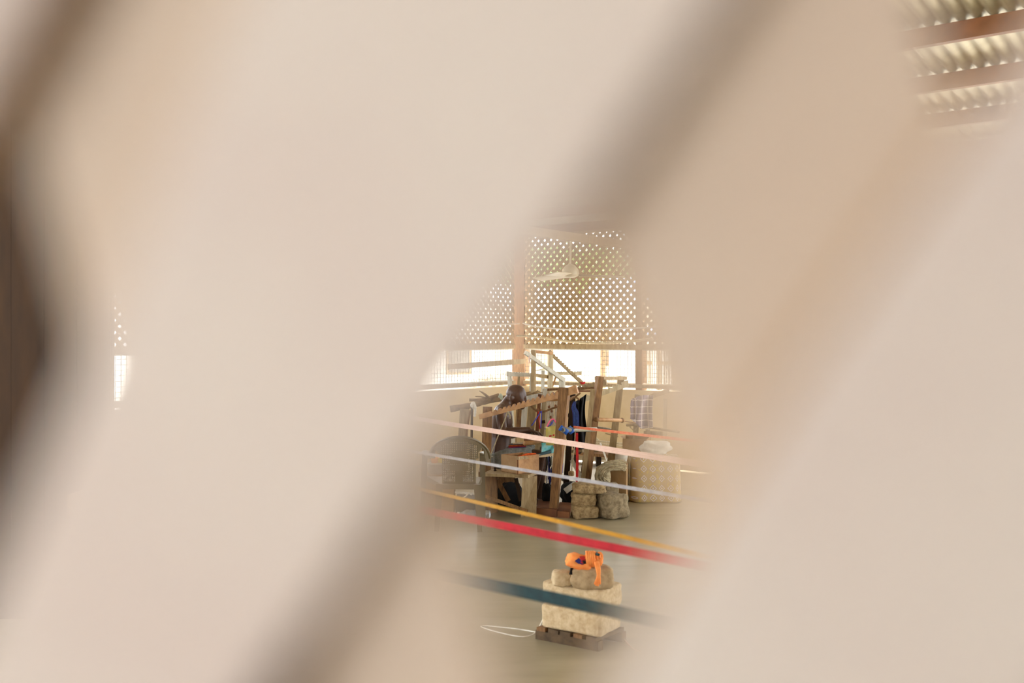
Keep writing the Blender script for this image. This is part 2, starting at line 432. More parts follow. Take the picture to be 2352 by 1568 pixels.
# posts, rails and ledges of the two far walls
TRIM = [1]
def trim(geo, m):
    TRIM[0] += 1
    return struct(obj('trim_%d' % TRIM[0], *geo, m))
trim(hexa([W3(CO, DR, NR, t, o, .975) for t, o in ((-.16, .0), (.07, .0), (.07, .14), (-.16, .14))], [W3(CO, DR, NR, t, o, 3.36) for t, o in ((-.16, .0), (.07, .0), (.07, .14), (-.16, .14))]), 'timber_brown')
for t in (2.06, 4.15, 6.3): trim(RB(t-.05, t+.05, .0, .12, .975, 3.34), 'timber_brown')
for t in (2.55, 5.05, 7.55, 9.45): trim(LB(t-.05, t+.05, .0, .12, .975, 3.34), 'timber_brown')
trim(RB(.07, 8.6, -.02, .07, 1.005, 1.055), 'timber'); trim(LB(.14, 9.5, -.02, .07, 1.005, 1.055), 'timber')
trim(RB(.07, 8.6, -.015, .05, 1.535, 1.60), 'timber'); trim(LB(.14, 9.5, -.015, .05, 1.535, 1.60), 'timber')
trim(RB(.07, 8.6, .0, .06, 3.2, 3.30), 'timber'); trim(LB(.14, 9.5, .0, .06, 3.2, 3.30), 'timber')
# wire mesh windows between ledge and lattice
def mesh_window(name, base, d, n, t0, t1):
    root = struct(obj(name, *join(wbox(base, d, n, t0, t1, .02, .05, 1.05, 1.07), wbox(base, d, n, t0, t1, .02, .05, 1.52, 1.54)), 'timber_grey'))
    geos = []
    t = t0
    while t < t1:
        geos.append(wbox(base, d, n, t-.0024, t+.0024, .030, .034, 1.06, 1.53)); t += 0.06
    z = 1.10
    while z < 1.53:
        geos.append(wbox(base, d, n, t0, t1, .033, .036, z-.0022, z+.0022)); z += 0.055
    m = obj('wire_mesh', *join(*geos), 'wire', root); m['kind'] = 'stuff'
wn = 0
for (t0, t1) in ((.07, 2.01), (2.11, 4.10), (4.20, 6.25)):
    wn += 1; mesh_window('window_%d' % wn, CO, DR, NR, t0, t1)
for (t0, t1) in ((.14, 2.50), (2.60, 5.0), (5.10, 7.5)):
    wn += 1; mesh_window('window_%d' % wn, CO, DL, NL, t0, t1)

# ------------------------------------------------------------------ lattice screens
def far_lattice(base, d, n, t0, t1, label, z0=1.6, z1=3.2):
    root = thing('lattice_screen', label, 'lattice', base+d*t0+Z*z0, math.atan2(d.y, d.x), 'lattice screens above the far windows')
    side = 1 if (Matrix.Rotation(math.atan2(d.y, d.x), 3, 'Z') @ Vector((0, 1, 0))).dot(n) > 0 else -1
    Wd, H = t1-t0, z1-z0; pitch = 0.1145; sw = 0.0665
    for fam, sg in ((0, 1), (1, -1)):
        x = -H-pitch+(0.02 if fam else 0.0)
        while x < Wd+H+pitch:
            xa, xb = (x, x+H*0.95) if sg > 0 else (x+H*0.95, x)
            poly = clip_poly([(xa-sw/2, 0), (xa+sw/2, 0), (xb+sw/2, H), (xb-sw/2, H)], 0, Wd, 0, H)
            x += pitch
            if len(poly) < 3: continue
            ar = sum(poly[i][0]*poly[(i+1) % len(poly)][1]-poly[(i+1) % len(poly)][0]*poly[i][1] for i in range(len(poly)))
            if abs(ar) < 0.004: continue
            y0, y1 = (.018, .030) if fam else (.006, .018)
            obj('slat', *prism(poly, side*y0, side*y1), 'lattice_far', root, local=True)
    return root
far_lattice(CO, DR, NR, .07, 2.01, 'diagonal wooden lattice behind the ceiling fan, right of the corner post')
far_lattice(CO, DR, NR, 2.11, 4.10, 'diagonal wooden lattice above the reed mats, mostly behind the blurred slats')
far_lattice(CO, DL, NL, .14, 2.50, 'diagonal wooden lattice on the left wall beside the corner post')
far_lattice(CO, DL, NL, 5.10, 7.5, 'diagonal wooden lattice on the left wall beyond the open bay')

near = thing('lattice_screen', 'huge blurred pale beige lattice slats right in front of the lens', 'lattice', (0, .14, .78))
NY = 0.14
def nx(u, Y): return (u-CX)/F*Y
def nz_(v, Y): return EYE-(v-HV)/F*Y
def near_slat(el, er, Yf, Yb, m='slat_paint'):
    """el, er: functions of image row -> left/right edge; a real board of constant depth Yf..Yb"""
    vs_ = [-13500, -4000, -1500, -500, 0, 300, 600, 820, 1100, 1400, 1700, 2300, 5000, 15200]
    Ym = (Yf+Yb)/2
    L_ = [(nx(el(v), Ym), nz_(v, Ym)) for v in vs_]; R_ = [(nx(er(v), Ym), nz_(v, Ym)) for v in vs_]
    poly = clip_poly(L_+R_[::-1], -0.9, 0.9, 0.80, 2.55)
    if len(poly) < 3: return
    o = obj('slat', *prism(poly, Yf, Yb), m, near)
    o.data.materials.append(M['slat_edge'])
    for p_ in o.data.polygons:
        if abs(p_.normal.y) < .5: p_.material_index = 1      # edge faces tinted brown to warm the shadow bands
    md = o.modifiers.new('edge', 'BEVEL'); md.width = 0.0015; md.segments = 2; md.limit_method = 'ANGLE'
def ln(x820, s, bow=0.0):
    return lambda v: x820+s*(v-820)+bow*min(((v-820)/820.0)**2, 1.0)
kB = NY/0.1445   # the "\" boards lie a little further back; compare rows on one plane
for i in range(-14, 15):
    near_slat(ln(1445, .36) if i == 1 else ln(226, .26) if i == 0 else ln(130+1389*i, .26), ln(962+1389*i if i == 0 else 927+1389*i, .26), .1400, .1490, 'slat_paint_shaded')
special = {0: (None, ln(-300, -.5, 20)), 1: (ln(226, -.42), ln(1120, -.65, 10)), 2: (ln(1855, -.64, 45), None)}
for i in range(-13, 17):
    if i == 0: el, er = ln(-1240, -.5), ln(-300, -.5, 20)
    elif i == 1: el, er = special[1]
    elif i == 2: el, er = ln(1830, -.66, 45), ln(2820, -.6, 45)
    elif i < 0: el, er = ln(-1240+1560*i, -.5), ln(-300+1560*i, -.5)
    else: el, er = ln(1855+1560*(i-2), -.6), ln(2820+1560*(i-2), -.6)
    near_slat(el, er, .1312, .1399)
obj('frame', *box(-.98, -.9, .12, .17, .78, 2.62), 'slat_paint', near); obj('frame', *box(.9, .98, .12, .17, .78, 2.62), 'slat_paint', near)
obj('frame', *box(-.9, .9, .12, .17, .78, .80), 'slat_paint', near); obj('frame', *box(-.9, .9, .12, .17, 2.55, 2.62), 'slat_paint', near)

# dark board partition at the far left of the hall
pt = struct(obj('wall_partition', *box(-4.6, -2.42, 6.02, 6.06, 0.0, 3.85), 'timber_dark'))
for i in range(11):
    x = -4.6+i*0.198
    obj('board', *box(x+.0005, x+.1975, 5.995, 6.02, 0.02, 3.82), 'timber_dark', pt)

# ------------------------------------------------------------------ ceiling fan
HUB = P(1310, 628, 12.4)
fan = thing('ceiling_fan', 'pale three-bladed ceiling fan hanging in front of the lattice', 'fan', HUB)
obj('down_rod', *tube([HUB+Z*.06, Vector((HUB.x, HUB.y, FAN.z))], .012, 8), 'fan_metal', fan)
obj('motor', *lathe([(.02, .12), (.06, .1), (.1, .05), (.11, 0), (.1, -.03), (.05, -.05)], HUB, 20), 'fan_metal', fan, smooth=True)
for ang in (4, 124, 244):
    t = math.radians(ang+2)
    d = Vector((math.cos(t), math.sin(t), 0)); s = Vector((-math.sin(t), math.cos(t), 0))
    def bl(a, b, d=d, s=s): return HUB+d*(.1+.58*a)+s*(b-.5)*(.13+.03*a)+Z*(-.02+(b-.5)*.035-.02*a)
    obj('blade', *sheet(bl, 8, 3, .006), 'fan_metal', fan, smooth=True)

# ------------------------------------------------------------------ drooping poles before the lattice, rail on the left wall
def wallpt(u, v, off=0.12):
    k = (u-CX)/F
    t = (k*CO.y-CO.x)/(DR.x-k*DR.y) if u > 1196 else None
    if t is not None: p = CO+DR*t-NR*off
    else:
        t = (k*CO.y-CO.x)/(DL.x-k*DL.y); p = CO+DL*t-NL*off
    return P(u, v, p.y)
solo('cable', tube(spline([wallpt(1100, 751, .05), wallpt(1150, 745, .05), wallpt(1193, 743, .06)]), .009, 6), 'white_cloth', 'thin pale cable sagging across the left lattice', 'cable')
solo('cable', tube(spline([wallpt(1201, 742), wallpt(1230, 749), wallpt(1290, 756), wallpt(1360, 757), wallpt(1460, 753), wallpt(1560, 748)]), .012, 6), 'white_cloth', 'upper pale cable sagging in front of the lattice right of the corner post', 'cable')
solo('bamboo_pole', tube(spline([wallpt(1186, 771, .16), wallpt(1230, 773), wallpt(1290, 782), wallpt(1350, 787), wallpt(1420, 786), wallpt(1500, 778)]), .018, 8, wob=.12), 'timber_pale', 'bent bamboo pole lying along the bottom of the lattice', 'pole')
solo('plank', bar(wallpt(1030, 842, .3), wallpt(1207, 829, .22), .075, .04), 'timber', 'long timber rail crossing the left mesh window', 'plank')

# ------------------------------------------------------------------ outside, seen through mesh and lattice
def house(name, label, c, rz, wx, wy, h, rh, mw, mr, wins):
    root = thing(name, label, 'building', c, rz)
    obj('wall', *box(-wx/2, wx/2, -wy/2, wy/2, 0, h), mw, root, local=True)
    e = .35
    V = [Vector(p) for p in ((-wx/2, -wy/2, h), (wx/2, -wy/2, h), (0, -wy/2, h+rh), (-wx/2, wy/2, h), (wx/2, wy/2, h), (0, wy/2, h+rh))]
    obj('gable', V, [(0, 1, 2), (3, 5, 4), (0, 2, 5, 3), (1, 4, 5, 2), (0, 3, 4, 1)], mw, root, local=True)
    for s in (-1, 1):
        q = [Vector((s*(wx/2+e), -wy/2-e, h-e*2*rh/wx)), Vector((0, -wy/2-e, h+rh+.02)), Vector((0, wy/2+e, h+rh+.02)), Vector((s*(wx/2+e), wy/2+e, h-e*2*rh/wx))]
        obj('roof_sheet', *hexa([p+Z*.02 for p in q], [p+Z*.1 for p in q]), mr, root, local=True)
    for (x, z, a, b) in wins:
        f = obj('window', *box(x-a/2, x+a/2, -wy/2-.04, -wy/2, z, z+b), 'timber', root, local=True)
        obj('pane', *box(x-a/2+.06, x+a/2-.06, -wy/2-.05, -wy/2-.03, z+.06, z+b-.06), 'wire', f, local=True)
    return root
house('house', 'white gabled house seen through the mesh behind the pale loom', PZ(1290, 35, -.125), .1, 4.6, 6, 2.0, 1.1, 'house_white', 'roof_grey', ((-1.2, .9, .7, .8),))
house('house', 'long house with a blue metal roof glimpsed through the lattice', PZ(1680, 26, -.125), math.pi/2-.5, 5.5, 7, 2.0, 1.35, 'house_white', 'roof_blue', ((1.2, .7, .8, .9),))
house('house', 'pale plastered house beyond the left mesh window', PZ(900, 27, -.125), .5, 5, 5, 2.3, 1.2, 'house_white', 'roof_grey', ((.8, .9, .7, .9),))
# thatched awning on poles
aw = thing('awning', 'thatched awning on poles outside the right mesh window', 'awning', PZ(1400, 20.5, -.125))
A0 = PZ(1255, 20.5, 0); A1 = PZ(1530, 19.5, 0)
obj('thatch_sheet', *hexa([A0+Z*1.93, A1+Z*1.93, A1+Vector((.3, 2.0, 2.32)), A0+Vector((.3, 2.0, 2.32))], [A0+Z*2.02, A1+Z*2.02, A1+Vector((.3, 2.0, 2.42)), A0+Vector((.3, 2.0, 2.42))]), 'thatch', aw)
for q in (A0+Vector((.1, .2, 0)), (A0+A1)/2+Vector((.05, .2, 0)), A1+Vector((-.1, .2, 0))):
    obj('pole', *tube([Vector((q.x, q.y, -.125)), Vector((q.x, q.y, 1.98))], .055, 8), 'bark', aw)
# pole just outside the mesh, low block wall, slatted fence, reed mats, straw
solo('fence_pole', tube([FL(1385, 1030)+Vector((.2, 2.2, -.125)), P(1385, 790, 16.6)+Z*.2], .045, 8, wob=.08), 'bark', 'upright wooden pole just outside the right mesh window', 'pole')
solo('fence_pole', bar(PZ(1253, 16.2, -.125), PZ(1253, 16.2, 1.85), .11, .08), 'timber_pale', 'square pale post outside, behind the pale loom', 'post')
lw = thing('block_wall', 'low tan block wall outside the window', 'wall', PZ(1298, 22, -.125))
for r in range(6):
    for c in range(7):
        x = -1.1+c*.33+(.16 if r % 2 else 0)
        b0 = lw.location+Vector((x, 0, r*.17))
        obj('block', *box(b0.x, b0.x+.31, b0.y, b0.y+.14, b0.z, b0.z+.155), 'house_tan', lw)
fe = thing('slat_fence', 'grey green slatted fence outside the right mesh window', 'fence', PZ(1360, 20, -.125))
for i in range(9):
    p = fe.location+Vector((-.22+i*.062, 0, 0)); obj('slat', *box(p.x, p.x+.05, p.y, p.y+.02, p.z, p.z+1.2+random.uniform(-.05, .05)), 'fence_green', fe)
obj('rail', *box(fe.location.x-.25, fe.location.x+.36, fe.location.y+.02, fe.location.y+.05, .6, .68), 'fence_green', fe)
def reed_mat(label, t0, t1, o):
    r = thing('reed_mat', label, 'reed mat', W3(CO, DR, NR, (t0+t1)/2, o, -.125))
    geos = []; t = t0
    while t < t1:
        h = 1.56+random.uniform(-.06, .02); j = random.uniform(-.01, .01)
        geos.append(tube([W3(CO, DR, NR, t, o, -.125), W3(CO, DR, NR, t+j, o+random.uniform(-.01, .01), h)], random.uniform(.006, .011), 4)); t += random.uniform(.016, .030)
    m = obj('reeds', *join(*geos), 'reed', r); m['kind'] = 'stuff'
    for z in (.5, 1.32):
        obj('batten', *wbox(CO, DR, NR, t0, t1, o-.03, o-.012, z, z+.05), 'timber_pale', r)
reed_mat('reed mat standing against the mesh left of the right-hand post', 1.86, 2.04, .42)
reed_mat('reed mat standing against the mesh right of the right-hand post', 2.12, 3.3, .42)
st = thing('straw_heap', 'heap of dry straw outside the left mesh window', 'straw', PZ(1138, 19, -.125))
geos = []
for i in range(260):
    x = random.uniform(-.55, .45); h = 1.12-.5*abs(x)+random.uniform(-.15, .08)
    p = st.location+Vector((x, random.uniform(-.2, .2), 0)); geos.append(tube([p, p+Vector((random.uniform(-.12, .12), random.uniform(-.1, .1), h))], .012, 3))
m = obj('stalks', *join(*geos), 'thatch', st); m['kind'] = 'stuff'
tw = thing('masonry_pillar', 'weathered masonry pillar outside the left mesh window', 'pillar', PZ(1150, 23, -.125))
for i in range(9):
    z = -.125+i*.2; p = tw.location
    obj('block', *box(p.x-.16+random.uniform(-.02, .02), p.x+.16, p.y-.15, p.y+.15, z, z+.19), 'house_tan', tw)
def tree(label, c, h, r, seed):
    rnd = random.Random(seed)
    t = thing('tree', label, 'tree', c, group='trees outside')
    obj('trunk', *tube([c, c+Vector((.1, 0, h*.35)), c+Vector((-.05, .1, h*.7))], .16, 8, r1=.07), 'bark', t)
    V, Fc = [], []
    for i in range(1500):
        d = Vector((rnd.gauss(0, 1), rnd.gauss(0, 1), rnd.gauss(0, .8))); d.normalize(); d *= r*rnd.uniform(.35, 1); d.z *= .55
        p = c+Vector((0, 0, h*.84))+d
        a = Vector((rnd.uniform(-1, 1), rnd.uniform(-1, 1), rnd.uniform(-1, 1))).normalized(); b = a.orthogonal().normalized()
        L_, w_ = rnd.uniform(.12, .24), rnd.uniform(.05, .09); k = len(V)
        V += [p-a*L_, p+b*w_, p+a*L_, p-b*w_]; Fc.append((k, k+1, k+2, k+3))
    lf = obj('foliage', V, Fc, 'leaf_green', t); lf['kind'] = 'stuff'
tree('leafy green tree behind the ceiling fan, outside the lattice', PZ(1330, 44, -.125), 5.9, 2.2, 1)
tree('leafy green tree left of the ceiling fan, outside the lattice', PZ(1225, 50, -.125), 6.5, 2.2, 2)
tree('leafy green tree at the right end of the fan lattice, outside', PZ(1420, 56, -.125), 7.0, 2.3, 3)
tree('leafy green tree beyond the left wall lattice', PZ(1120, 46, -.125), 6.2, 2.2, 4)

# ------------------------------------------------------------------ pale loom at the back
Yb = 12.4
lo = thing('weaving_loom', 'tall pale wooden loom frame standing by the far window', 'loom', PZ(1250, Yb, 0), group='weaving looms')
def lb(name, u0, v0, u1, v1, wpx, m='timber_pale', Y0=Yb, Y1=None, t=.045, parent=lo, w1=None, roll=0.0):
    Y1 = Y0 if Y1 is None else Y1
    return obj(name, *bar(P(u0, v0, Y0), P(u1, v1, Y1), px(wpx, (Y0+Y1)/2), t, w1=None if w1 is None else px(w1, Y1), roll=roll), m, parent)
fb = lambda Y: HV+EYE*F/Y
lb('post', 1225.5, 803, 1224, fb(Yb-.3), 9, 'timber', Yb-.3, roll=.4)
lb('post', 1263.5, 807, 1263, fb(Yb-.1), 10, 'timber_pale', Yb-.1, roll=-.3)
lb('post', 1247, 850, 1245, fb(Yb+.5), 8, 'timber_grey', Yb+.5)
lb('post', 1291, 868, 1290, fb(Yb), 13, 'timber_grey', Yb+.1, roll=.5)
lb('crossbar', 1222, 806, 1267, 811, 7, 'timber_orange', Yb-.3, Yb-.1)
lb('crossbar', 1228, 861, 1263, 866, 8, 'timber', Yb-.25, Yb-.05)
lb('crossbar', 1230, 851, 1256, 846, 2.6, 'timber_pale', Yb+.4, Yb+.5)
obj('notched_rail', *notched(P(1206, 809, Yb-.4), P(1294, 872, Yb-.05), px(8, Yb), px(9, Yb), .04, 9, .25, .7, .28), 'timber_grey', lo)
obj('notched_rail', *notched(P(1261, 807, Yb-.02), P(1339, 881, Yb+.2), px(8, Yb), px(7, Yb), .04, 12, .08, .85, .35), 'timber', lo)
obj('notched_rail', *notched(P(1272, 857, Yb+.3), P(1334, 857, Yb+.45), px(8, Yb), px(8, Yb), .04, 7, .2, .9, .25), 'timber_pale', lo)
obj('brace', *bar(P(1278, 862, Yb+.2), P(1268, 890, Yb+.2), px(4, Yb), .03), 'timber_orange', lo)
solo('rag_strip', tube(spline([P(1216.5, 817, Yb-.38), P(1216, 827, Yb-.39), P(1218, 834, Yb-.38)]), .012, 5, r1=.006), 'warp_pink', 'small pinkish rag dangling from the pale loom rail', 'rag')
solo('red_ribbon', tube(spline([P(1334, 878, Yb+.1), P(1338, 880, Yb+.08), P(1343, 878, Yb+.1)]), .014, 5), 'red_cloth', 'small red ribbon tied at the low end of the pale loom rail', 'ribbon')
# comb board on splayed legs
cb = thing('comb_board', 'pale notched comb board on splayed legs above the weaver\'s head', 'loom part', PZ(1190, 12.0, 0))
obj('board', *notched(P(1163, 858, 12.3), P(1228, 861, 12.4), px(11, 12), px(9, 12), .05, 8, .14, .86, .22, rev=True), 'timber_grey', cb)
obj('leg', *bar(P(1170, 861, 12.32), P(1182, fb(12.3), 12.3), px(8, 12), .04, roll=.5), 'timber_grey', cb)
obj('leg', *bar(P(1192, 861, 12.4), P(1180, fb(12.5), 12.5), px(5.5, 12), .04), 'timber', cb)
obj('leg', *bar(P(1220, 862, 12.42), P(1212, fb(12.6), 12.6), px(6, 12), .04), 'timber_grey', cb)

# ------------------------------------------------------------------ log trestle at the left
lg = thing('log_trestle', 'rough dark log laid on posts behind the plastic chair', 'trestle', PZ(1075, 12, 0))
lp = spline([P(1034, 939, 12.0), P(1080, 931, 12.0), P(1120, 921, 11.95), P(1170, 912, 11.95), P(1219, 904, 11.9)])
obj('log', *tube(lp, px(7.5, 12), 10, r1=px(5.5, 12), wob=.07), 'log_bark', lg, smooth=True)
obj('log', *tube(spline([P(1078, 918, 11.9), P(1110, 917, 11.9), P(1146, 906, 11.95)]), px(3.6, 12), 8, wob=.1), 'log_bark', lg, smooth=True)
obj('post', *bar(P(1067, 938, 12.0), P(1058, fb(12.0), 12.0), px(22, 12), .1), 'timber', lg)
obj('post', *bar(P(1080, 942, 11.95), P(1056, fb(11.9), 11.9), px(4, 12), .05), 'timber_brown', lg)
obj('post', *bar(P(1084, 935, 11.85), P(1082, fb(11.85), 11.85), px(5.5, 12), .04), 'timber_dark', lg)
for a, b in (((1122, 914), (1101, 897)), ((1118, 914), (1092, 910)), ((1126, 914), (1106, 899))):
    obj('twig', *tube(spline([P(*a, 11.85), P((a[0]+b[0])/2, (a[1]+b[1])/2-1, 11.82), P(*b, 11.8)]), .012, 5, r1=.006), 'log_bark', lg)
for a, b in (((1216, 903), (1240, 898)), ((1216, 903), (1246, 901)), ((1218, 904), (1236, 896))):
    obj('twig', *tube(spline([P(*a, 11.85), P((a[0]+b[0])/2, (a[1]+b[1])/2+1, 11.8), P(*b, 11.75)]), .010, 5, r1=.005), 'log_bark', lg)
solo('knotted_rag', tube(spline([P(1089, 937, 11.78), P(1084, 930, 11.75), P(1087, 925, 11.75), P(1091, 932, 11.75), P(1091, 945, 11.78), P(1090, 956, 11.8)]), .022, 7, wob=.2, r1=.014), 'white_cloth', 'off-white rag knotted round the log behind the chair', 'rag')
solo('knotted_rag', tube(spline([P(1147, 912, 11.8), P(1149, 906, 11.78), P(1152, 912, 11.8), P(1150, 917, 11.8)]), .016, 6, wob=.2), 'fence_green', 'dull green rag tied round the log beside the weaver\'s neck', 'rag')

# ------------------------------------------------------------------ the weaver's loom
ml = thing('weaving_loom', 'brown timber loom with notched rails where the weaver sits', 'loom', PZ(1290, 9.8, 0), group='weaving looms')
def mb(name, u0, v0, u1, v1, wpx, m, Y0, Y1=None, t=.06, w1=None, roll=0.0):
    return lb(name, u0, v0, u1, v1, wpx, m, Y0, Y1, t, ml, w1, roll)
mb('post', 1120, 934, 1114, fb(9.95), 22, 'timber_brown', 9.95, t=.07)
mb('post', 1297, 890, 1270.5, fb(9.52)-1, 23, 'timber_brown', 9.52, t=.09, w1=17, roll=.25)
mb('post', 1316, 905, 1297, fb(10.3), 13, 'timber_dark', 10.3, t=.07)
mb('post', 1378, 864, 1336, fb(10.2), 13, 'timber_brown', 10.2, t=.09, w1=19, roll=-.35)
mb('post', 1362, 893, 1333, fb(10.05), 11, 'timber', 10.05, t=.05, w1=10)
mb('post', 1427, 864, 1394, fb(10.8), 14.5, 'timber', 10.8, t=.07, w1=17)
mb('post', 1254.5, 893, 1238, fb(10.55), 11, 'timber', 10.55, t=.06, roll=.5)
mb('post_block', 1253, 892, 1250.5, 914, 9, 'timber_grey', 10.42, t=.05)
mb('crossbar', 1371, 868.5, 1436, 868.5, 7, 'timber', 10.25, 10.8, t=.05)
mb('crossbar', 1256, 894.5, 1378, 890.5, 5.5, 'timber_brown', 10.45, 10.3, t=.05)
mb('crossbar', 1300, 898.5, 1358, 898, 4, 'timber_red', 10.0, 10.15, t=.04)
obj('notched_rail', *notched(P(1102, 957, 9.86), P(1326, 893, 9.45), px(11, 9.8), px(19, 9.5), .035, 15, .13, .87, .5), 'timber_orange', ml)
obj('notched_rail', *notched(P(1258, 909, 10.65), P(1393, 877, 10.35), px(11, 10.5), px(13, 10.4), .035, 11, .03, .88, .42), 'timber', ml)
obj('notched_rail', *notched(P(1303, 929, 10.7), P(1443, 880, 10.75), px(13, 10.7), px(14, 10.8), .035, 12, .03, .9, .4, rev=True), 'timber_pale', ml)
mb('rail', 1203, 916, 1252, 905, 10, 'timber_grey', 10.75, 10.7, t=.04)
mb('board', 1207, 921, 1200, 1000, 13, 'timber_grey', 11.05, t=.03)
mb('board', 1224, 919, 1217, 1000, 18, 'timber', 10.95, t=.03)
mb('board', 1194, 925, 1190, 1000, 10, 'timber_brown', 10.8, t=.03)
mb('board', 1240, 905, 1232, 1010, 8, 'timber_red', 10.7, t=.03)
mb('board', 1283, 900, 1276, 975, 9, 'timber_pale', 11.1, t=.03)
mb('crossbar', 1200, 999, 1262, 996, 8, 'timber_brown', 10.75, 10.85, t=.05)
mb('brace', 1302, 1036, 1336, 1098, 9, 'timber_grey', 10.35, 10.15, t=.04)
mb('crossbar', 1302, 1036.5, 1340, 1035, 7, 'timber', 10.45, 10.3, t=.04)
mb('crossbar', 1243, 969, 1252, 968, 7, 'timber_dark', 10.4, t=.04)
mb('board', 1268, 921, 1262, 1000, 9, 'timber_grey', 11.15, t=.03)
mb('board', 1258, 925, 1252, 1000, 7, 'timber_pale', 11.1, t=.03)
mb('board', 1294, 921, 1288, 1000, 8, 'timber_grey', 11.2, t=.03)
# round beam with knobs, rod
obj('warp_beam', *tube([P(1367, 963, 10.15), P(1432, 965.5, 10.72)], px(4.4, 10.4), 12), 'timber_orange', ml, smooth=True)
for q in (P(1370, 963, 10.1), P(1429, 965, 10.68)): obj('knob', *sphere(q, px(6, 10.3), 10, 8), 'timber_brown', ml, smooth=True)
obj('rod', *tube([P(1430, 966, 10.7), P(1460, 971, 10.9)], px(1.4, 10.7), 6), 'timber_brown', ml)
# pvc pipe beam
pp0, pp1 = P(1292, 987, 9.30), P(1368, 985.5, 9.95)
obj('pipe', *tube([pp0, pp1], px(5.6, 9.5), 14), 'pvc_grey', ml, smooth=True)
obj('pipe_mouth', *tube([pp0-(pp1-pp0)*.002, pp0+(pp1-pp0)*.01], px(4.0, 9.4), 14), 'black_plastic', ml)
for f0, w_ in ((.0, 1), (.19, 1.15)):
    c = pp0+(pp1-pp0)*(f0+.03)
    ang = [c+Vector((0, 0, px(2*k, 9.4)))+Vector((px(-3*k if f0 == 0 else -1.5*k, 9.4), .0, 0)) for k in (-3.2*w_, -1.6, 0, 1.6, 2.8)]
    obj('blue_binding', *tube(ang, px(5.2, 9.4), 8, flat=1.3, wob=.1), 'blue_tape', ml, smooth=True)
# heddle sticks, pegs and threads
obj('heddle_stick', *tube(spline([P(1220, 933, 10.3), P(1233, 944, 10.25), P(1246, 946, 10.25), P(1268, 938, 10.3), P(1294, 930, 10.35)]), .010, 6), 'timber_brown', ml)
obj('heddle_stick', *tube(spline([P(1244, 918, 10.3), P(1270, 919, 10.3), P(1300, 915, 10.3)]), .012, 6), 'timber_orange', ml)
obj('heddle_stick', *tube(spline([P(1262, 910, 10.4), P(1290, 909, 10.35), P(1300, 908, 10.3)]), .010, 6), 'timber_pale', ml)
obj('heddle_stick', *tube(spline([P(1305, 921, 9.9), P(1318, 913, 9.85), P(1333, 902, 9.8)]), .010, 6), 'timber_brown', ml)
obj('heddle_stick', *tube(spline([P(1310, 915, 9.9), P(1320, 911, 9.85), P(1331, 918, 9.85)]), .010, 6), 'timber_brown', ml)
for (u, v) in ((1234.5, 940), (1242, 942.5), (1261, 934), (1276, 932), (1286, 928), (1267, 944), (1265, 958)):
    obj('peg', *sphere(P(u, v, 10.2), (px(3, 10.2), px(3, 10.2), px(3.4, 10.2)), 8, 6), 'timber_red', ml, smooth=True)
for k in range(16):
    u = 1259+k*2.2
    obj('heddle_thread', *tube([P(u, 919, 10.32), P(u+random.uniform(-2, 1), 975+random.uniform(-6, 8), 10.36)], random.uniform(.003, .006), 4), 'white_thread', ml)
for k in range(5):
    v = 907+k*3.0
    obj('heddle_thread', *tube([P(1268, v+4, 10.5), P(1300, v, 10.2)], .004, 4), ('white_thread', 'timber_orange')[k % 2], ml)
for a, b, mm in (((1242, 945), (1221, 977), 'blue_cord'), ((1244, 944), (1242, 983), 'blue_cord'), ((1236, 945), (1240, 985), 'red_cloth'), ((1263, 968), (1252, 985), 'blue_cord'), ((1268, 969), (1259, 984), 'blue_cord')):
    obj('tie_cord', *tube([P(*a, 10.15), P(*b, 10.0)], .006, 5), mm, ml)
# breast beam before the weaver's lap
obj('cloth_beam', *tube([P(1205, 1018, 9.80), P(1239, 1014.5, 9.95)], px(5.2, 9.9), 12), 'timber_orange', ml, smooth=True)
obj('cloth_beam_block', *bar(P(1209, 1009, 9.9), P(1240, 1006, 10.0), px(9, 9.9), .08), 'timber_red', ml)
mb('brace', 1236, 1015, 1232, 1045, 12, 'timber', 10.12, t=.04)
# base timbers on the floor
obj('base_timber', *hexa([FL(1232, 1184), FL(1279, 1188), FL(1284, 1166), FL(1236, 1163)], [FL(1232, 1184)+Z*.075, FL(1279, 1188)+Z*.075, FL(1284, 1166)+Z*.075, FL(1236, 1163)+Z*.075]), 'timber_red', ml)
obj('base_timber', *hexa([FL(1280, 1188), FL(1308, 1190), FL(1312, 1168), FL(1285, 1166)], [FL(1280, 1188)+Z*.06, FL(1308, 1190)+Z*.06, FL(1312, 1168)+Z*.06, FL(1285, 1166)+Z*.06]), 'timber_red', ml)

# things hanging on the loom
bc = thing('black_cloth', 'black cloth draped from the notched rail of the weaver\'s loom', 'cloth', P(1325, 1010, 10.45))
def fcl(a, b):
    u = 1304+42*a; top = 931-26*a; bot = 1008+34*max(0, math.sin((a-.15)*3.6))
    if a < .35: top += (0.35-a)*60
    v = top+(bot-top)*b
    return P(u+3*math.sin(b*5+a*3), v, 10.52+.03*math.sin(a*22))
obj('drape', *sheet(fcl, 18, 12, .006), 'black_cloth', bc, smooth=True)
bt = thing('thread_hank', 'hank of dark blue warp threads hanging before the black cloth', 'thread', P(1322, 985, 10.05))
for k in range(13):
    u = 1316+k*1.0; sp = abs(k-6)
    obj('thread', *tube(spline([P(1320+(k-6)*.3, 922, 10.05), P(1318+(k-6)*.7, 935, 10.04), P(u, 948, 10.02), P(u+1, 970, 10.03), P(u+1.5, 985-sp*.3, 10.05)]), .006, 5), 'blue_thread' if k % 6 else 'navy_cloth', bt)
solo('red_strap', join(bar(P(1325, 994, 9.62), P(1326, 1060, 9.62), px(5.6, 9.6), .006), bar(P(1326, 1058, 9.62), P(1325, 1112, 9.64), px(6, 9.6), .006)), 'red_cloth', 'bright red strap hanging from the grey pipe to the floor', 'strap')
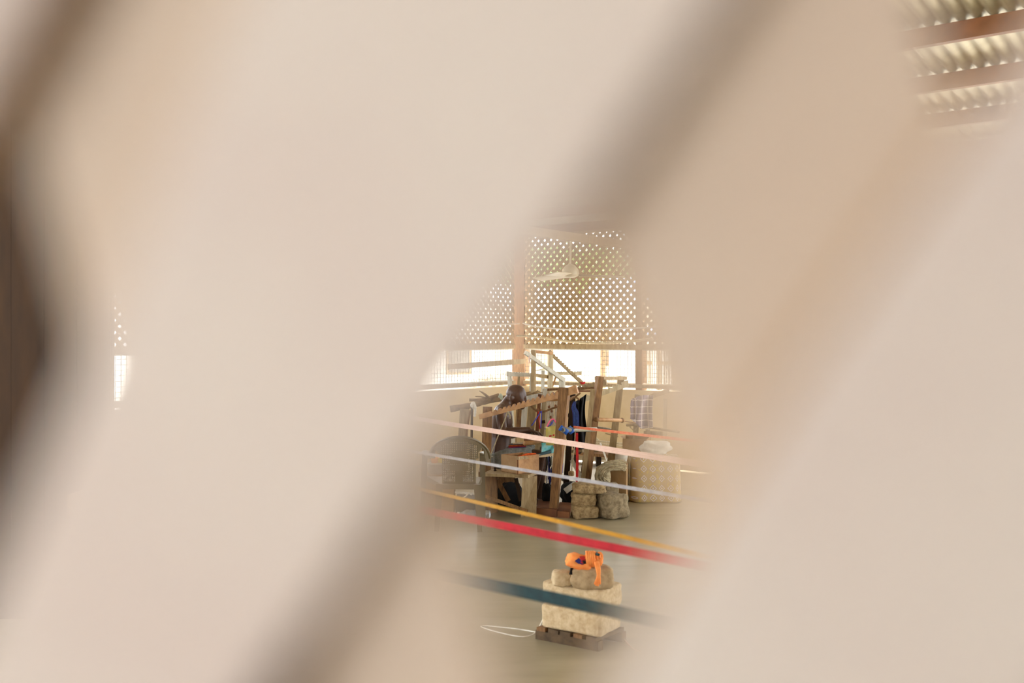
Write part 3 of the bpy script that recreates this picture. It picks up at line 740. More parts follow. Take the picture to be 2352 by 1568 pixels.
ww = thing('weighted_cord', 'grey cord with a stone weight hanging beside the red strap', 'cord', P(1312, 1094, 9.7))
obj('cord', *tube(spline([P(1321, 992, 9.65), P(1319, 1030, 9.66), P(1315, 1060, 9.68), P(1313, 1086, 9.7)]), px(1.2, 9.7), 5), 'rope_jute', ww)
obj('weight', *rock(P(1312, 1087, 9.7), (px(14, 9.7), px(12, 9.7), px(12, 9.7)), seed=4, pw=3), 'stone_brown', ww, smooth=True)
yc = thing('yellow_container', 'cut yellow plastic jug with red marks hung beside the loom post', 'container', P(1270, 1022, 9.85))
Yj = 9.85
def jugp(a, b):
    t = math.pi*(a*1.0)
    x = 1270-16.5*math.cos(t)*(1-.05*b)
    return P(x, 978+44*b+2*math.sin(a*6)*(1-b), Yj-.08*math.sin(t))
def jugb(a, b):
    t = math.pi*a
    return P(1270-16.5*math.cos(t)*(1-.05*b), 978+44*b, Yj+.06*math.sin(t))
obj('jug', *join(sheet(jugp, 16, 8, .004), sheet(jugb, 16, 8, .004), sheet(lambda a, b: P(1270-15.5*math.cos(math.pi*a), 1022, Yj-.075*math.sin(math.pi*a)+.13*b*math.sin(math.pi*a)), 12, 3, .004)), 'yellow_plastic', yc, smooth=True)
for k, (u, v, wd) in enumerate(((1264, 1001, 6), (1271.5, 999, 4), (1279, 996.5, 7))):
    dx = (1270-u)/16.5; Ym = Yj-.08*math.sqrt(max(0, 1-dx*dx))-.006
    obj('red_mark', *bar(P(u-wd/2, v+.8, Ym), P(u+wd/2, v-.8, Ym+(.012 if k == 2 else 0)), px(3.2, Ym), .003), 'red_cloth', yc)
obj('handle_cord', *tube(spline([P(1256, 980, Yj-.03), P(1262, 968, Yj), P(1270, 962, Yj), P(1276, 968, Yj), P(1283, 979, Yj-.02)]), .007, 5), 'pink_plastic', yc)
obj('handle_cord', *tube(spline([P(1257, 980, Yj-.03), P(1268, 972, Yj+.1), P(1272, 962, 10.2)]), .005, 5), 'blue_cord', yc)
cy = thing('plastic_bag', 'crumpled cyan printed plastic bag under the yellow jug', 'bag', P(1262, 1045, 10.1))
obj('bag', *sheet(lambda a, b: P(1244+36*a-3*b*math.sin(a*3), 1017+8*(1-a)*0+(26+4*math.sin(a*5))*b, 9.92+.03*math.sin(a*9+b*4)), 16, 10, .004), 'cyan_print', cy, smooth=True)
obj('ribbon', *tube(spline([P(1272, 1022, 9.87), P(1275, 1030, 9.86), P(1277, 1040, 9.87)]), px(1.8, 9.9), 5), 'pink_plastic', cy)
sh = thing('thread_bundle', 'bundle of white, purple and dark thrums hanging under the tray rail', 'thread', P(1265, 1090, 9.95))
for k in range(26):
    u = 1255+random.uniform(0, 26); L_ = random.uniform(28, 70)
    obj('thread', *tube(spline([P(u, 1046, 9.95), P(u+random.uniform(-2, 2), 1046+L_*.5, 9.93+random.uniform(-.03, .03)), P(u+random.uniform(-4, 4), 1046+L_, 9.95)], 3), random.uniform(.005, .011), 5),
        random.choice(('white_thread', 'navy_cloth', 'black_cloth', 'black_cloth', 'warp_grey')), sh)
solo('blue_cord', tube(spline([P(1291, 1064, 9.7), P(1290, 1075, 9.68), P(1289, 1086, 9.68)]), .012, 6), 'blue_cord', 'short bright blue cord hanging at the back of the front post', 'cord')
rp = thing('rope', 'thin pale rope tied from the orange rail down to the bench', 'rope', P(1126, 1046, 9.75))
obj('strand', *tube(spline([P(1165, 947, 9.70), P(1160, 962, 9.70), P(1146, 996, 9.72), P(1127, 1045, 9.75)]), px(1.5, 9.7), 6), 'rope_jute', rp)
obj('knot', *tube(spline([P(1163, 953, 9.69), P(1167, 945, 9.68), P(1169, 950, 9.68), P(1172, 956, 9.69), P(1171, 961, 9.7)]), px(1.8, 9.7), 6), 'rope_jute', rp)

# ------------------------------------------------------------------ weaver
def cap(a, b, ra, rb, n=8):
    a, b = Vector(a), Vector(b); out = []
    L_ = (b-a).length; k = max(2, int(L_/(min(ra, rb)*.5))+1)
    return join(*[sphere(a+(b-a)*i/(k-1), ra+(rb-ra)*i/(k-1), 12, 8) for i in range(k)])
YM = 10.2
def Q(u, v, y=0.0): return P(u, v, YM+y)
person = thing('person', 'shirtless bald person in grey shorts seated at the loom, head bowed', 'person', PZ(1190, YM, 0))
G = []
# torso: stacked cross-bars (shoulder line runs along the depth)
def slab(u, v, r, hw, y=0.0): return cap(Q(u, v, y-hw), Q(u, v, y+hw), r, r)
TS = ((1149, 1040, .116, .075), (1150, 1022, .108, .07), (1151, 1004, .103, .065), (1152, 986, .104, .07), (1154, 970, .108, .085), (1154, 956, .104, .10), (1153, 946, .085, .12), (1153, 940, .062, .13))
for a_, b_ in zip(TS[:-1], TS[1:]):
    for k in range(4): G.append(slab(*[x+(y-x)*k/4 for x, y in zip(a_, b_)]))
G.append(slab(*TS[-1]))
G.append(cap(Q(1156, 938), Q(1172, 916), .066, .058))            # neck
G.append(cap(Q(1150, 940, -.14), Q(1162, 928, -.03), .05, .05)); G.append(cap(Q(1150, 940, .14), Q(1162, 928, .03), .05, .05))
G.append(cap(Q(1153, 946, -.16), Q(1151, 956, -.19), .066, .058)); G.append(cap(Q(1153, 946, .16), Q(1156, 956, .19), .066, .058))
hc = Q(1186, 905)
def head(off, r): return sphere(hc+Vector(off), r, 20, 14)
G.append(head((0, 0, 0), (.100, .078, .098))); G.append(head((.018, 0, -.022), (.088, .072, .088)))
G.append(head((-.018, 0, .012), (.088, .075, .086)))
G.append(cap(hc+Vector((.015, 0, -.06)), hc+Vector((.058, 0, -.125)), .062, .034))   # jaw to chin
G.append(cap(hc+Vector((-.02, -.03, -.06)), hc+Vector((.045, -.02, -.12)), .032, .024)); G.append(cap(hc+Vector((-.02, .03, -.06)), hc+Vector((.045, .02, -.12)), .032, .024))
G.append(cap(hc+Vector((.094, 0, -.045)), hc+Vector((.108, 0, -.084)), .010, .017))  # nose
G.append(cap(hc+Vector((.09, -.035, -.035)), hc+Vector((.09, .035, -.035)), .016, .016))  # brow
for s in (-1, 1):
    G.append(sphere(hc+Vector((.083, s*.03, -.055)), .013, 10, 8))                   # eyelids
    G.append(cap(hc+Vector((.055, s*.045, -.065)), hc+Vector((.06, s*.03, -.08)), .026, .022))  # cheek
    G.append(sphere(hc+Vector((-.048, s*.074, -.035)), (.022, .014, .034), 12, 8))   # ear
    G.append(sphere(hc+Vector((-.056, s*.082, -.022)), (.015, .010, .019), 10, 8))
for dz, r in ((-.100, .012), (-.112, .013)):
    G.append(cap(hc+Vector((.083, -.02, dz)), hc+Vector((.083, .02, dz)), r, r))     # lips
def hand(wr, d, side, palmdown=Vector((0, 0, -1)), curl=.9):
    d = d.normalized(); s = side.normalized(); n = palmdown.normalized(); out = []
    for k in (-1.2, -.4, .4, 1.2): out.append(cap(wr+s*.012*k, wr+d*.085+s*.019*k+n*.004, .015, .013))
    for k, L_ in ((-1.4, .066), (-.46, .078), (.46, .073), (1.4, .056)):
        p = wr+d*.088+s*.019*k; dd = d.copy(); r = .0095
        for j, fr in enumerate((.45, .32, .23)):
            dd = (dd*math.cos(curl*.55)+n*math.sin(curl*.55)).normalized() if j == 0 else (dd+n*.55*curl).normalized()
            q = p+dd*L_*fr; out.append(cap(p, q, r, r*.93)); p = q; r *= .93
    p = wr+d*.025-s*.022; q = p+(d*.6-s*.7+n*.25).normalized()*.042; out.append(cap(p, q, .014, .0115)); out.append(cap(q, q+(d*.9-s*.05+n*.5).normalized()*.032, .0115, .009))
    return out
# arms
el = Q(1155, 993, -.30); wr = Q(1214, 986, -.22)
G.append(cap(Q(1150, 951, -.19), el, .056, .044)); G.append(cap(el, el+(wr-el)*.45, .044, .042)); G.append(cap(el+(wr-el)*.45, wr, .042, .028))
G += hand(wr, Vector((.9, .1, -.35)), Vector((.05, -1, .1)), Vector((-.3, 0, -1)))
el2 = Q(1176, 998, .30); wr2 = Q(1222, 990, .06)
G.append(cap(Q(1156, 954, .19), el2, .055, .043)); G.append(cap(el2, wr2, .043, .028))
G += hand(wr2, Vector((.85, -.25, -.2)), Vector((-.1, 1, .1)), Vector((-.3, 0, -1)))
# legs
kn = Q(1240, 1046, -.14); an = Q(1222, 1148, -.08); kn2 = Q(1247, 1038, .12); an2 = Q(1238, 1140, .14)
for hp, k, a in ((Q(1152, 1042, -.09), kn, an), (Q(1156, 1040, .09), kn2, an2)):
    G.append(cap(hp, k, .088, .058)); G.append(sphere(k, .06)); G.append(cap(k, k+(a-k)*.35, .055, .056)); G.append(cap(k+(a-k)*.35, a, .056, .036))
    G.append(cap(a+Vector((-.02, 0, -.03)), Vector((a.x+.05, a.y, .032)), .036, .033)); G.append(cap(Vector((a.x-.03, a.y, .035)), Vector((a.x+.14, a.y, .028)), .034, .026))
    for j in range(5):
        y = a.y+(j-2)*.016; G.append(cap(Vector((a.x+.13, y, .022)), Vector((a.x+.185-.008*abs(j-1), y, .016)), .013, .011))
bd = obj('body', *join(*G), 'skin', person, smooth=True)
md = bd.modifiers.new('remesh', 'REMESH'); md.mode = 'VOXEL'; md.voxel_size = 0.006; md.use_smooth_shade = True
md = bd.modifiers.new('smooth', 'SMOOTH'); md.factor = 0.5; md.iterations = 6
G = []
for u, v, r, hw in ((1149, 1050, .120, .085), (1150, 1045, .117, .08)): G.append(slab(u, v, r, hw))
kk = Q(1209, 1044, -.12); kk2 = Q(1220, 1039, .11)
for hp, k in ((Q(1152, 1042, -.09), kk), (Q(1156, 1040, .09), kk2)): G.append(cap(hp, k, .104, .088))
so = obj('shorts', *join(*G), 'shorts', person, smooth=True)
md = so.modifiers.new('remesh', 'REMESH'); md.mode = 'VOXEL'; md.voxel_size = 0.007; md.use_smooth_shade = True
md = so.modifiers.new('smooth', 'SMOOTH'); md.factor = 0.5; md.iterations = 5
tx = bpy.data.textures.new('folds', 'CLOUDS'); tx.noise_scale = .09
md = so.modifiers.new('folds', 'DISPLACE'); md.texture = tx; md.strength = .018; md.mid_level = .5
# bench under the weaver
be = thing('weaver_bench', 'low dark plank bench the weaver sits on', 'bench', PZ(1150, 10.25, 0))
sz = Q(1149, 1050).z-.120
obj('seat', *box(be.location.x-.22, be.location.x+.2, 9.98, 10.55, sz-.05, sz), 'timber_brown', be)
for y in (10.02, 10.47): obj('leg', *box(be.location.x-.17, be.location.x+.15, y, y+.05, 0, sz-.05), 'timber_brown', be)
# woven strip in the weaver's lap
wv = thing('woven_strip', 'narrow striped woven cloth strip across the weaver\'s lap', 'cloth', P(1190, 1022, 9.98))
for k in range(5):
    obj('stripe', *sheet(lambda a, b, k=k: P(1168+40*a, 1021+k*1.6+b*1.5-2*a, 9.98+.012*k), 6, 1, .004), ('black_cloth', 'orange_thread', 'black_cloth', 'red_cloth', 'navy_cloth')[k], wv)
solo('shuttle', tube([P(1178, 1018.5, 9.95), P(1192, 1017, 9.95), P(1206, 1015, 9.95)], .008, 6), 'timber_pale', 'slim pale shuttle stick above the weaver\'s lap', 'shuttle')

# ------------------------------------------------------------------ stool with tray
stl = thing('stool', 'rough timber stool carrying the wooden tray', 'stool', FL(1200, 1180))
zs = .405
T = [P(1110, 1095, 9.42), P(1212, 1101, 9.36), P(1243, 1092, 9.78), P(1128, 1087, 9.84)]
T = [PZ(u, Y, zs) for u, Y in ((1109, 9.5), (1213, 9.38), (1242, 9.74), (1130, 9.82))]
obj('seat', *hexa([p-Z*.028 for p in T], T), 'timber', stl)
obj('leg', *hexa([PZ(1196, 9.42, 0), PZ(1231, 9.42, 0), PZ(1232, 9.47, 0), PZ(1198, 9.47, 0)], [PZ(1200, 9.43, zs-.028), PZ(1234, 9.5, zs-.028), PZ(1234, 9.56, zs-.028), PZ(1201, 9.5, zs-.028)]), 'timber', stl)
obj('leg', *hexa([PZ(1109, 9.53, 0), PZ(1143, 9.70, 0), PZ(1144, 9.74, 0), PZ(1111, 9.58, 0)], [PZ(1111, 9.52, zs-.028), PZ(1141, 9.70, zs-.028), PZ(1142, 9.74, zs-.028), PZ(1112, 9.57, zs-.028)]), 'timber_brown', stl)
obj('stretcher', *bar(P(1108, 1137, 9.49), P(1212, 1174, 9.38), px(8, 9.4), .03), 'timber_brown', stl)
obj('stretcher', *bar(P(1142, 1102, 9.72), P(1168, 1150, 9.72), px(11, 9.7), .03), 'timber_brown', stl)
obj('leg', *bar(P(1185, 1098, 9.76), P(1196, 1150, 9.72), px(9, 9.7), .04), 'timber_dark', stl)
tr = thing('wooden_tray', 'open wooden box tray holding orange thread, resting on the stool', 'box', PZ(1190, 9.6, zs))
bt4 = [PZ(1151, 9.62, zs+.002), PZ(1189, 9.42, zs+.002), PZ(1238, 9.62, zs+.002), PZ(1200, 9.80, zs+.002)]
hh = .165
def side(a, b, t=.014, z0=0.0, z1=hh):
    c = sum(bt4, Vector())/4; m_ = (a+b)/2; inn = (c-m_); inn.z = 0; d = (b-a).normalized(); inn = (inn-d*inn.dot(d)).normalized()*t
    return hexa([a+Z*z0, b+Z*z0, b+inn+Z*z0, a+inn+Z*z0], [a+Z*z1, b+Z*z1, b+inn+Z*z1, a+inn+Z*z1])
for i in range(4): obj('side_panel', *side(bt4[i], bt4[(i+1) % 4]), 'timber_orange' if i % 2 else 'cardboard', tr)
obj('base_panel', *hexa(bt4, [p+Z*.01 for p in bt4]), 'timber_orange', tr)
obj('top_rail', *bar(bt4[1]+Z*(hh-.012)+Vector((-.01, -.012, 0)), P(1281, 1042.5, 9.86), px(7, 9.6), .016), 'timber', tr)
obj('corner_strip', *bar(bt4[1]+Vector((0, -.006, 0)), bt4[1]+Vector((0, -.006, hh)), px(3, 9.4), .012), 'timber_red', tr)
ot = thing('thread_hank', 'tangle of orange thread heaped in the wooden tray', 'thread', PZ(1205, 9.6, zs+.1))
for k in range(16):
    u0 = 1193+random.uniform(-2, 8); v0 = 1052-random.uniform(0, 6)
    obj('thread', *tube(spline([P(u0, v0, 9.58+random.uniform(-.03, .03)), P(u0+14, v0-3+random.uniform(-2, 2), 9.6), P(u0+30, v0-4+random.uniform(-3, 2), 9.64)], 4), .008, 5), 'orange_thread' if k % 5 else 'red_cloth', ot)
solo('dark_roll', tube(spline([P(1233, 1047, 9.64), P(1246, 1042, 9.70), P(1264, 1037, 9.78)]), px(4.2, 9.7), 9), 'dark_teal', 'dark green cloth roll lying on the tray beside the orange thread', 'cloth roll', smooth=True)
for i, (u, v, lab) in enumerate(((1137, 1088, 'tiny dark thread spool left of the tray on the stool'),)):
    solo('spool', lathe([(.012, 0), (.016, .004), (.010, .012), (.010, .024), (.016, .032), (.012, .036)], PZ(u, 9.66, zs), 10), 'timber_dark', lab, 'spool')

# ------------------------------------------------------------------ scraps and sandals below the loom
for (u0, v0, u1, v1, wd, mm, Y, lab) in (
        (1246, 1152, 1262, 1144, 7, 'timber_red', 10.0, 'short reddish offcut under the loom beside the front post'),
        (1160, 1143, 1200, 1133, 9, 'timber_dark', 10.1, 'dark plank lying under the stool'),
        (1298, 1128, 1322, 1110, 13, 'timber_grey', 10.0, 'short grey board propped behind the stacked stones'),
        (1287, 1098, 1318, 1112, 8, 'timber_grey', 10.35, 'weathered lath leaning on the loom brace')):
    za = P(u0, v0, Y); zb = P(u1, v1, Y)
    solo('plank', bar(za, zb, px(wd, Y), .03), mm, lab, 'plank')

c = PZ(1172, 9.92, .13); solo('shade_lump', rock(c, (.24, .13, .26), .2, 71, 3.0, .14, 10), 'black_cloth', 'added black lump for the shade under the stool', 'shade lump', smooth=True)  # black lumps added where there is only shade under stool and loom
c = PZ(1310, 10.2, .11); solo('shade_lump', rock(c, (.17, .2, .22), .4, 72, 3.0, .14, 10), 'black_cloth', 'black cloth sack behind the loom\'s front post', 'shade lump', smooth=True)
c = PZ(1258, 9.95, .12); solo('shade_lump', rock(c, (.10, .14, .24), .1, 73, 3.0, .14, 10), 'black_cloth', 'dark cloth scraps heaped by the weaver\'s feet', 'cloth', smooth=True)
solo('floor_layer', hexa([FL(1268, 1057), FL(1446, 1057), FL(1452, 1122), FL(1262, 1122)], [FL(1268, 1057)+Z*.004, FL(1446, 1057)+Z*.004, FL(1452, 1122)+Z*.004, FL(1262, 1122)+Z*.004]), 'white_cloth', 'thin pale layer on the floor behind the loom', 'sheet')  # thin pale layer laid over the floor
# ------------------------------------------------------------------ stones by the loom
def solo_rock(name, u, v, wpx, hpx, Y, dep, m, lab, seed, pw=4.0, amp=.06, rz=0.0, tilt=0.0, group=None, cat='stone'):
    c = P(u, v, Y); return solo(name, rock(c, (px(wpx, Y), dep, px(hpx, Y)), rz, seed, pw, amp, 9, tilt), m, lab, cat, group, smooth=True)
zt = [0.0, .118, .232, .335]
def stackrock(u, Y, z0, z1, wpx, dep, m, lab, seed, pw, rz=0.0, tilt=0.0):
    c = PZ(u, Y, (z0+z1)/2); return solo('stone', rock(c, (px(wpx, Y), dep, z1-z0), rz, seed, pw, .06, 9, tilt), m, lab, 'stone', 'stones beside the loom', smooth=True)
stackrock(1343, 9.42, 0, .125, 60, .22, 'stone_brown', 'bottom stone of the three stacked by the loom', 1, 6.5, .05)
stackrock(1341, 9.45, .115, .235, 57, .22, 'stone_brown', 'middle stone of the three stacked by the loom', 2, 6.0, -.08)
stackrock(1352, 9.44, .225, .325, 74, .22, 'stone_brown', 'flat top stone of the three stacked by the loom', 3, 5.0, .05, .03)
stackrock(1406, 9.40, 0.0, .235, 61, .24, 'stone_grey', 'large squarish stone standing right of the three-stone stack', 5, 6.5, .5)
stackrock(1399, 9.85, 0.0, .27, 40, .16, 'stone_grey', 'grey rubble block behind the large squarish stone', 6, 5.0, .2)

# ------------------------------------------------------------------ carton with rope, patterned bundle, right-hand group
ca = thing('carton', 'brown cardboard carton under the heap of rope', 'carton', PZ(1412, 10.25, 0))
c4 = [PZ(1396, 10.12, 0), PZ(1438, 10.02, 0), PZ(1444, 10.4, 0), PZ(1402, 10.5, 0)]
zc = .40
for i in range(4):
    a, b = c4[i], c4[(i+1) % 4]; obj('panel', *bar((a+Z*.0+b)/2*1.0, (a+b)/2+Z*zc, (b-a).length, .008) if False else hexa([a, b, b+Vector((0, .008, 0)), a+Vector((0, .008, 0))], [a+Z*zc, b+Z*zc, b+Vector((0, .008, zc)), a+Vector((0, .008, zc))]), 'cardboard', ca)
obj('lid_flap', *hexa([p+Z*zc for p in c4], [p+Z*(zc+.008) for p in c4]), 'cardboard', ca)
rr = thing('rope_heap', 'heap of coiled pale jute rope slumped over the carton', 'rope', PZ(1395, 10.1, .1))
rnd = random.Random(11); geos = []
for k in range(58):
    t = rnd.random(); q = rnd.uniform(-1, 1); Yr = 9.97+rnd.uniform(-.05, .02)
    pts = [P(1440-8*rnd.random(), 1056+26*t, Yr+.03), P(1416+4*q, 1058+20*t+3*q, Yr-.02), P(1392+6*q, 1062+22*t, Yr-.03), P(1374+12*t+4*q, 1078+18*t, Yr-.02), P(1370+18*t+5*q, 1100+6*q, Yr), P(1384+14*t, 1112+3*q-6*t, Yr+.02)]
    geos.append(tube(spline(pts[rnd.choice((0, 0, 1, 2)):], 4), rnd.uniform(.005, .009), 5))
m = obj('rope_strands', *join(*geos), 'rope_jute', rr, smooth=True); m['kind'] = 'stuff'
rb = rock(PZ(1385, 10.0, .26), (.15, .12, .34), 0, 21, 3.0, .1)
obj('rope_core', *rb, 'rope_jute', rr, smooth=True)
# bundle wrapped in yellow diamond cloth
cx0 = PZ(1502, 10.45, 0)
def drape(a, b):
    t = 2*math.pi*a; r = 1.0
    k = (abs(math.cos(t))**5+abs(math.sin(t))**5)**(-1/5)
    top = .47
    if b < .25:
        s = b/.25; rad = s; z = top+.02*math.cos(s*3)
    else:
        s = (b-.25)/.75; rad = 1+.05*s+.03*s*math.sin(t*11); z = top*(1-s)+.004
    return cx0+Vector((math.cos(t)*k*rad*.25, math.sin(t)*k*rad*.2, z+.012*math.sin(t*5)*(1-b)))
solo('wrapped_bundle', sheet(drape, 64, 22, .008), 'diamond_print', 'tall bundle wrapped in yellow diamond-print cloth right of the carton', 'bundle', smooth=True, base=cx0)
def lump(u0, u1, v0, v1, Y, dep, seed):
    return rock(P((u0+u1)/2, (v0+v1)/2, Y), (px(u1-u0, Y), dep, px(v1-v0, Y)), 0, seed, 2.6, .16)
solo('cloth_heap', lump(1472, 1540, 1013, 1044, 10.4, .26, 31), 'white_cloth', 'crumpled white cloth on top of the diamond-print bundle', 'cloth', smooth=True)
oc = thing('carton', 'open brown carton with a raised flap behind the diamond-print bundle', 'carton', PZ(1455, 11.4, 0))
o4 = [PZ(1430, 11.3, 0), PZ(1485, 11.2, 0), PZ(1495, 11.6, 0), PZ(1437, 11.7, 0)]
zo = EYE-(1007-HV)/F*11.3
for i in range(4):
    a, b = o4[i], o4[(i+1) % 4]; obj('panel', *hexa([a, b, b+Vector((0, .008, 0)), a+Vector((0, .008, 0))], [a+Z*zo, b+Z*zo, b+Vector((0, .008, zo)), a+Vector((0, .008, zo))]), 'cardboard', oc)
obj('flap', *hexa([o4[0]+Z*zo, o4[3]+Z*zo, o4[3]+Vector((0, .006, zo)), o4[0]+Vector((0, .006, zo))], [P(1424, 1002, 11.3), P(1428, 1000, 11.7), P(1428, 1000, 11.706), P(1424, 1002, 11.306)]), 'cardboard', oc)
solo('bucket', lathe([(.075, 0), (.11, .2), (.112, .22), (.1, .215), (.07, .02)], PZ(1421, 11.0, 0)+Z*.24, 18), 'white_cloth', 'small white bucket between the loom post and the carton', 'bucket', smooth=True)
solo('crate', box(PZ(1421, 11.0, 0).x-.14, PZ(1421, 11.0, 0).x+.14, 10.88, 11.12, 0, .24), 'timber_dark', 'low dark crate under the white bucket', 'crate')
# loom on the right with the checked shirt
rl = thing('weaving_loom', 'pale timber loom half lost behind the blurred right-hand slats', 'loom', PZ(1500, 11.5, 0), group='weaving looms')
def rbq(name, u0, v0, u1, v1, wpx, m, Y0, Y1=None, t=.06): return lb(name, u0, v0, u1, v1, wpx, m, Y0, Y1, t, rl)
rbq('post', 1464, 905, 1455, fb(11.4), 12, 'timber', 11.4)
rbq('post', 1488, 985, 1486, fb(11.7), 10, 'timber', 11.75)
rbq('post', 1528, 915, 1526, fb(11.5), 9, 'timber_pale', 11.5)
rbq('rail', 1452, 925, 1535, 897, 10, 'timber', 11.35, 11.45)
rbq('crossbar', 1480, 995, 1530, 997, 12, 'timber', 11.7, 11.6)
obj('roller', *tube([P(1440, 976, 11.25), P(1466, 974, 11.35)], px(3.4, 11.3), 10), 'timber', rl, smooth=True)
rbq('brace', 1447, 980, 1457, 990, 3, 'timber', 11.3)
rbq('brace', 1466, 978, 1457, 990, 3, 'timber', 11.3)
obj('rod', *tube([P(1490, 981, 11.3), P(1560, 992, 11.0)], .014, 6), 'timber', rl)
obj('lath', *bar(P(1420, 1003, 11.2), P(1390, 995, 11.2), px(2.5, 11), .02), 'timber', rl)
csx = thing('checked_shirt', 'grey checked shirt hung over the right-hand loom rail', 'shirt', P(1475, 990, 11.3))
def shirt(a, b):
    u = 1450+50*a; top = 917-10*math.sin(min(1, a*1.6)*math.pi*.5); bot = 962+24*min(1, a*2.2)-4*a
    return P(u-2*math.sin(b*3), top+(bot-top)*b, 11.26+.05*math.sin(a*9+b*2))
obj('front', *sheet(shirt, 20, 14, .006), 'check_cloth', csx, smooth=True)
obj('sleeve', *sheet(lambda a, b: P(1450+13*a-2*b, 922-14*a*0+40*b-12*a*(1-b), 11.2+.03*math.sin(a*3)), 6, 8, .006), 'check_cloth', csx, smooth=True)
# low bench against the far wall, jug, rods
lbn = thing('low_bench', 'low dark bench along the far wall behind the loom', 'bench', PZ(1375, 13.2, 0))
bz = .19
obj('seat', *hexa([PZ(1318, 13.2, bz-.04), PZ(1432, 12.7, bz-.04), PZ(1440, 13.1, bz-.04), PZ(1322, 13.6, bz-.04)], [PZ(1318, 13.2, bz), PZ(1432, 12.7, bz), PZ(1440, 13.1, bz), PZ(1322, 13.6, bz)]), 'timber_brown', lbn)
for u, Y in ((1324, 13.3), (1376, 13.05), (1428, 12.8)):
    q = PZ(u, Y, 0); obj('leg', *box(q.x-.03, q.x+.03, q.y, q.y+.2, 0, bz-.04), 'timber_dark', lbn)
jc = PZ(1366, 13.2, bz+.055)
solo('jug', lathe([(.02, -.07), (.05, -.068), (.054, -.03), (.054, .03), (.045, .055), (.018, .07), (.016, .09)], jc, 16, axis=(1, -.3, 0)), 'brown_jar', 'cream and brown jug lying on the low bench', 'jug', smooth=True)
for k, (v0, v1) in enumerate(((1011, 1019), (1016, 1025))):
    solo('bamboo_rod', tube([P(1362, v0, 13.0), P(1436, v1, 12.5)], .013, 6), 'timber_pale', ('upper', 'lower')[k]+' pale bamboo rod behind the loom\'s right post', 'rod')
solo('bamboo_rod', tube([P(1363, 999, 13.0), P(1383, 1020, 12.9)], .014, 6), 'timber_pale', 'slanted bamboo rod between the loom posts', 'rod')
solo('white_stick', tube([P(1379, 1018, 12.2), P(1396, 1062, 11.6)], .011, 6), 'white_cloth', 'thin white stick leaning above the rope heap', 'stick')
solo('grey_cloth', sheet(lambda a, b: P(1362+46*a, 977+8*a+(4+3*math.sin(a*4))*b, 10.9+.1*b), 12, 4, .008), 'timber_grey', 'flat grey cloth spread on the loom behind the pipe', 'cloth', smooth=True)

# ------------------------------------------------------------------ plastic chair
chx = thing('plastic_chair', 'olive plastic armchair with a pierced fan back, facing the weaver', 'chair', FL(1050, 1212))
def cY(u, v): return 8.74-.13*(1116-v)/115.0+.14*((u-1054)/70.0)**2
du = 2.1; U0, V0 = 984, 1002; NU, NV = 68, 55
vid, V, Fc = {}, [], []
def gv(i, j):
    if (i, j) not in vid:
        u, v = U0+i*du, V0+j*du; vid[i, j] = len(V); V.append(P(u, v, cY(u, v)))
    return vid[i, j]
for i in range(NU):
    for j in range(NV):
        u, v = U0+(i+.5)*du, V0+(j+.5)*du
        r = math.hypot((u-1055)/70.5, (v-1052)/49.0)
        inside = (v < 1052 and r < 1) or (1040 <= v < 1116 and abs(u-1054) < 39-(max(0, v-1108)**2)*.12) or (1050 <= v < 1062 and u > 1114 and u < 1126)
        if not inside: continue
        if v < 1052 and ((1099 < u < 1112 and v > 1024+(1112-u)*1.2 and r < .88) or (998 < u < 1009 and v > 1032+(u-998)*1.0 and r < .88)): continue
        hole = (v < 1050 and .34 < r < .80 and abs(u-1055) < 42) or (v >= 1050 and (abs(v-1066) < 4 and abs(u-1054) < 30)) or (v >= 1050 and 22 < abs(u-1054) < 36 and v < 1100) or (1080 < v < 1104 and abs(u-1054) < 32 and abs(u-1054) > 8)
        if hole and (i+j) % 2 == 0 and i % 2 == 0: continue
        Fc.append((gv(i, j), gv(i+1, j), gv(i+1, j+1), gv(i, j+1)))
bk = obj('backrest', V, Fc, 'chair_plastic', chx, smooth=True)
md = bk.modifiers.new('solid', 'SOLIDIFY'); md.thickness = .007
rim = [P(1055+70*math.cos(t), 1052-49*math.sin(t), cY(1055+70*math.cos(t), 1052-49*math.sin(t))) for t in [math.pi*k/28 for k in range(29)]]
obj('back_rim', *tube(rim, .011, 8), 'chair_plastic', bk, smooth=True)
seatz = .415
S = [PZ(1012, 8.74, seatz), PZ(1098, 8.72, seatz), PZ(1107, 9.18, seatz), PZ(981, 9.24, seatz)]
obj('seat', *hexa([p-Z*.045 for p in S], S), 'chair_plastic', chx)
def legg(u0, Y0, u1, Y1, z1, w0, w1): return bar(PZ(u1, Y1, z1), PZ(u0, Y0, 0), px(w1, Y1), .05, w1=px(w0, Y0))
obj('leg', *legg(1102, 8.72, 1096, 8.72, seatz, 11, 16), 'chair_plastic', chx)
obj('leg', *legg(1003, 8.74, 1010, 8.76, seatz, 11, 16), 'chair_plastic', chx)
obj('leg', *legg(1110, 9.2, 1108, 9.2, .64, 10, 13), 'chair_plastic', chx)
obj('leg', *legg(970, 9.26, 976, 9.26, .64, 10, 13), 'chair_plastic', chx)
for us in (((1124, 8.86), (1116, 9.0), (1110, 9.16)), ((986, 8.88), (980, 9.05), (976, 9.24))):
    pts = [PZ(u, Y, .64+(.015 if k == 1 else 0)) for k, (u, Y) in enumerate(us)]
    obj('armrest', *tube(spline(pts, 5), .034, 8, flat=.5), 'chair_plastic', chx, smooth=True)

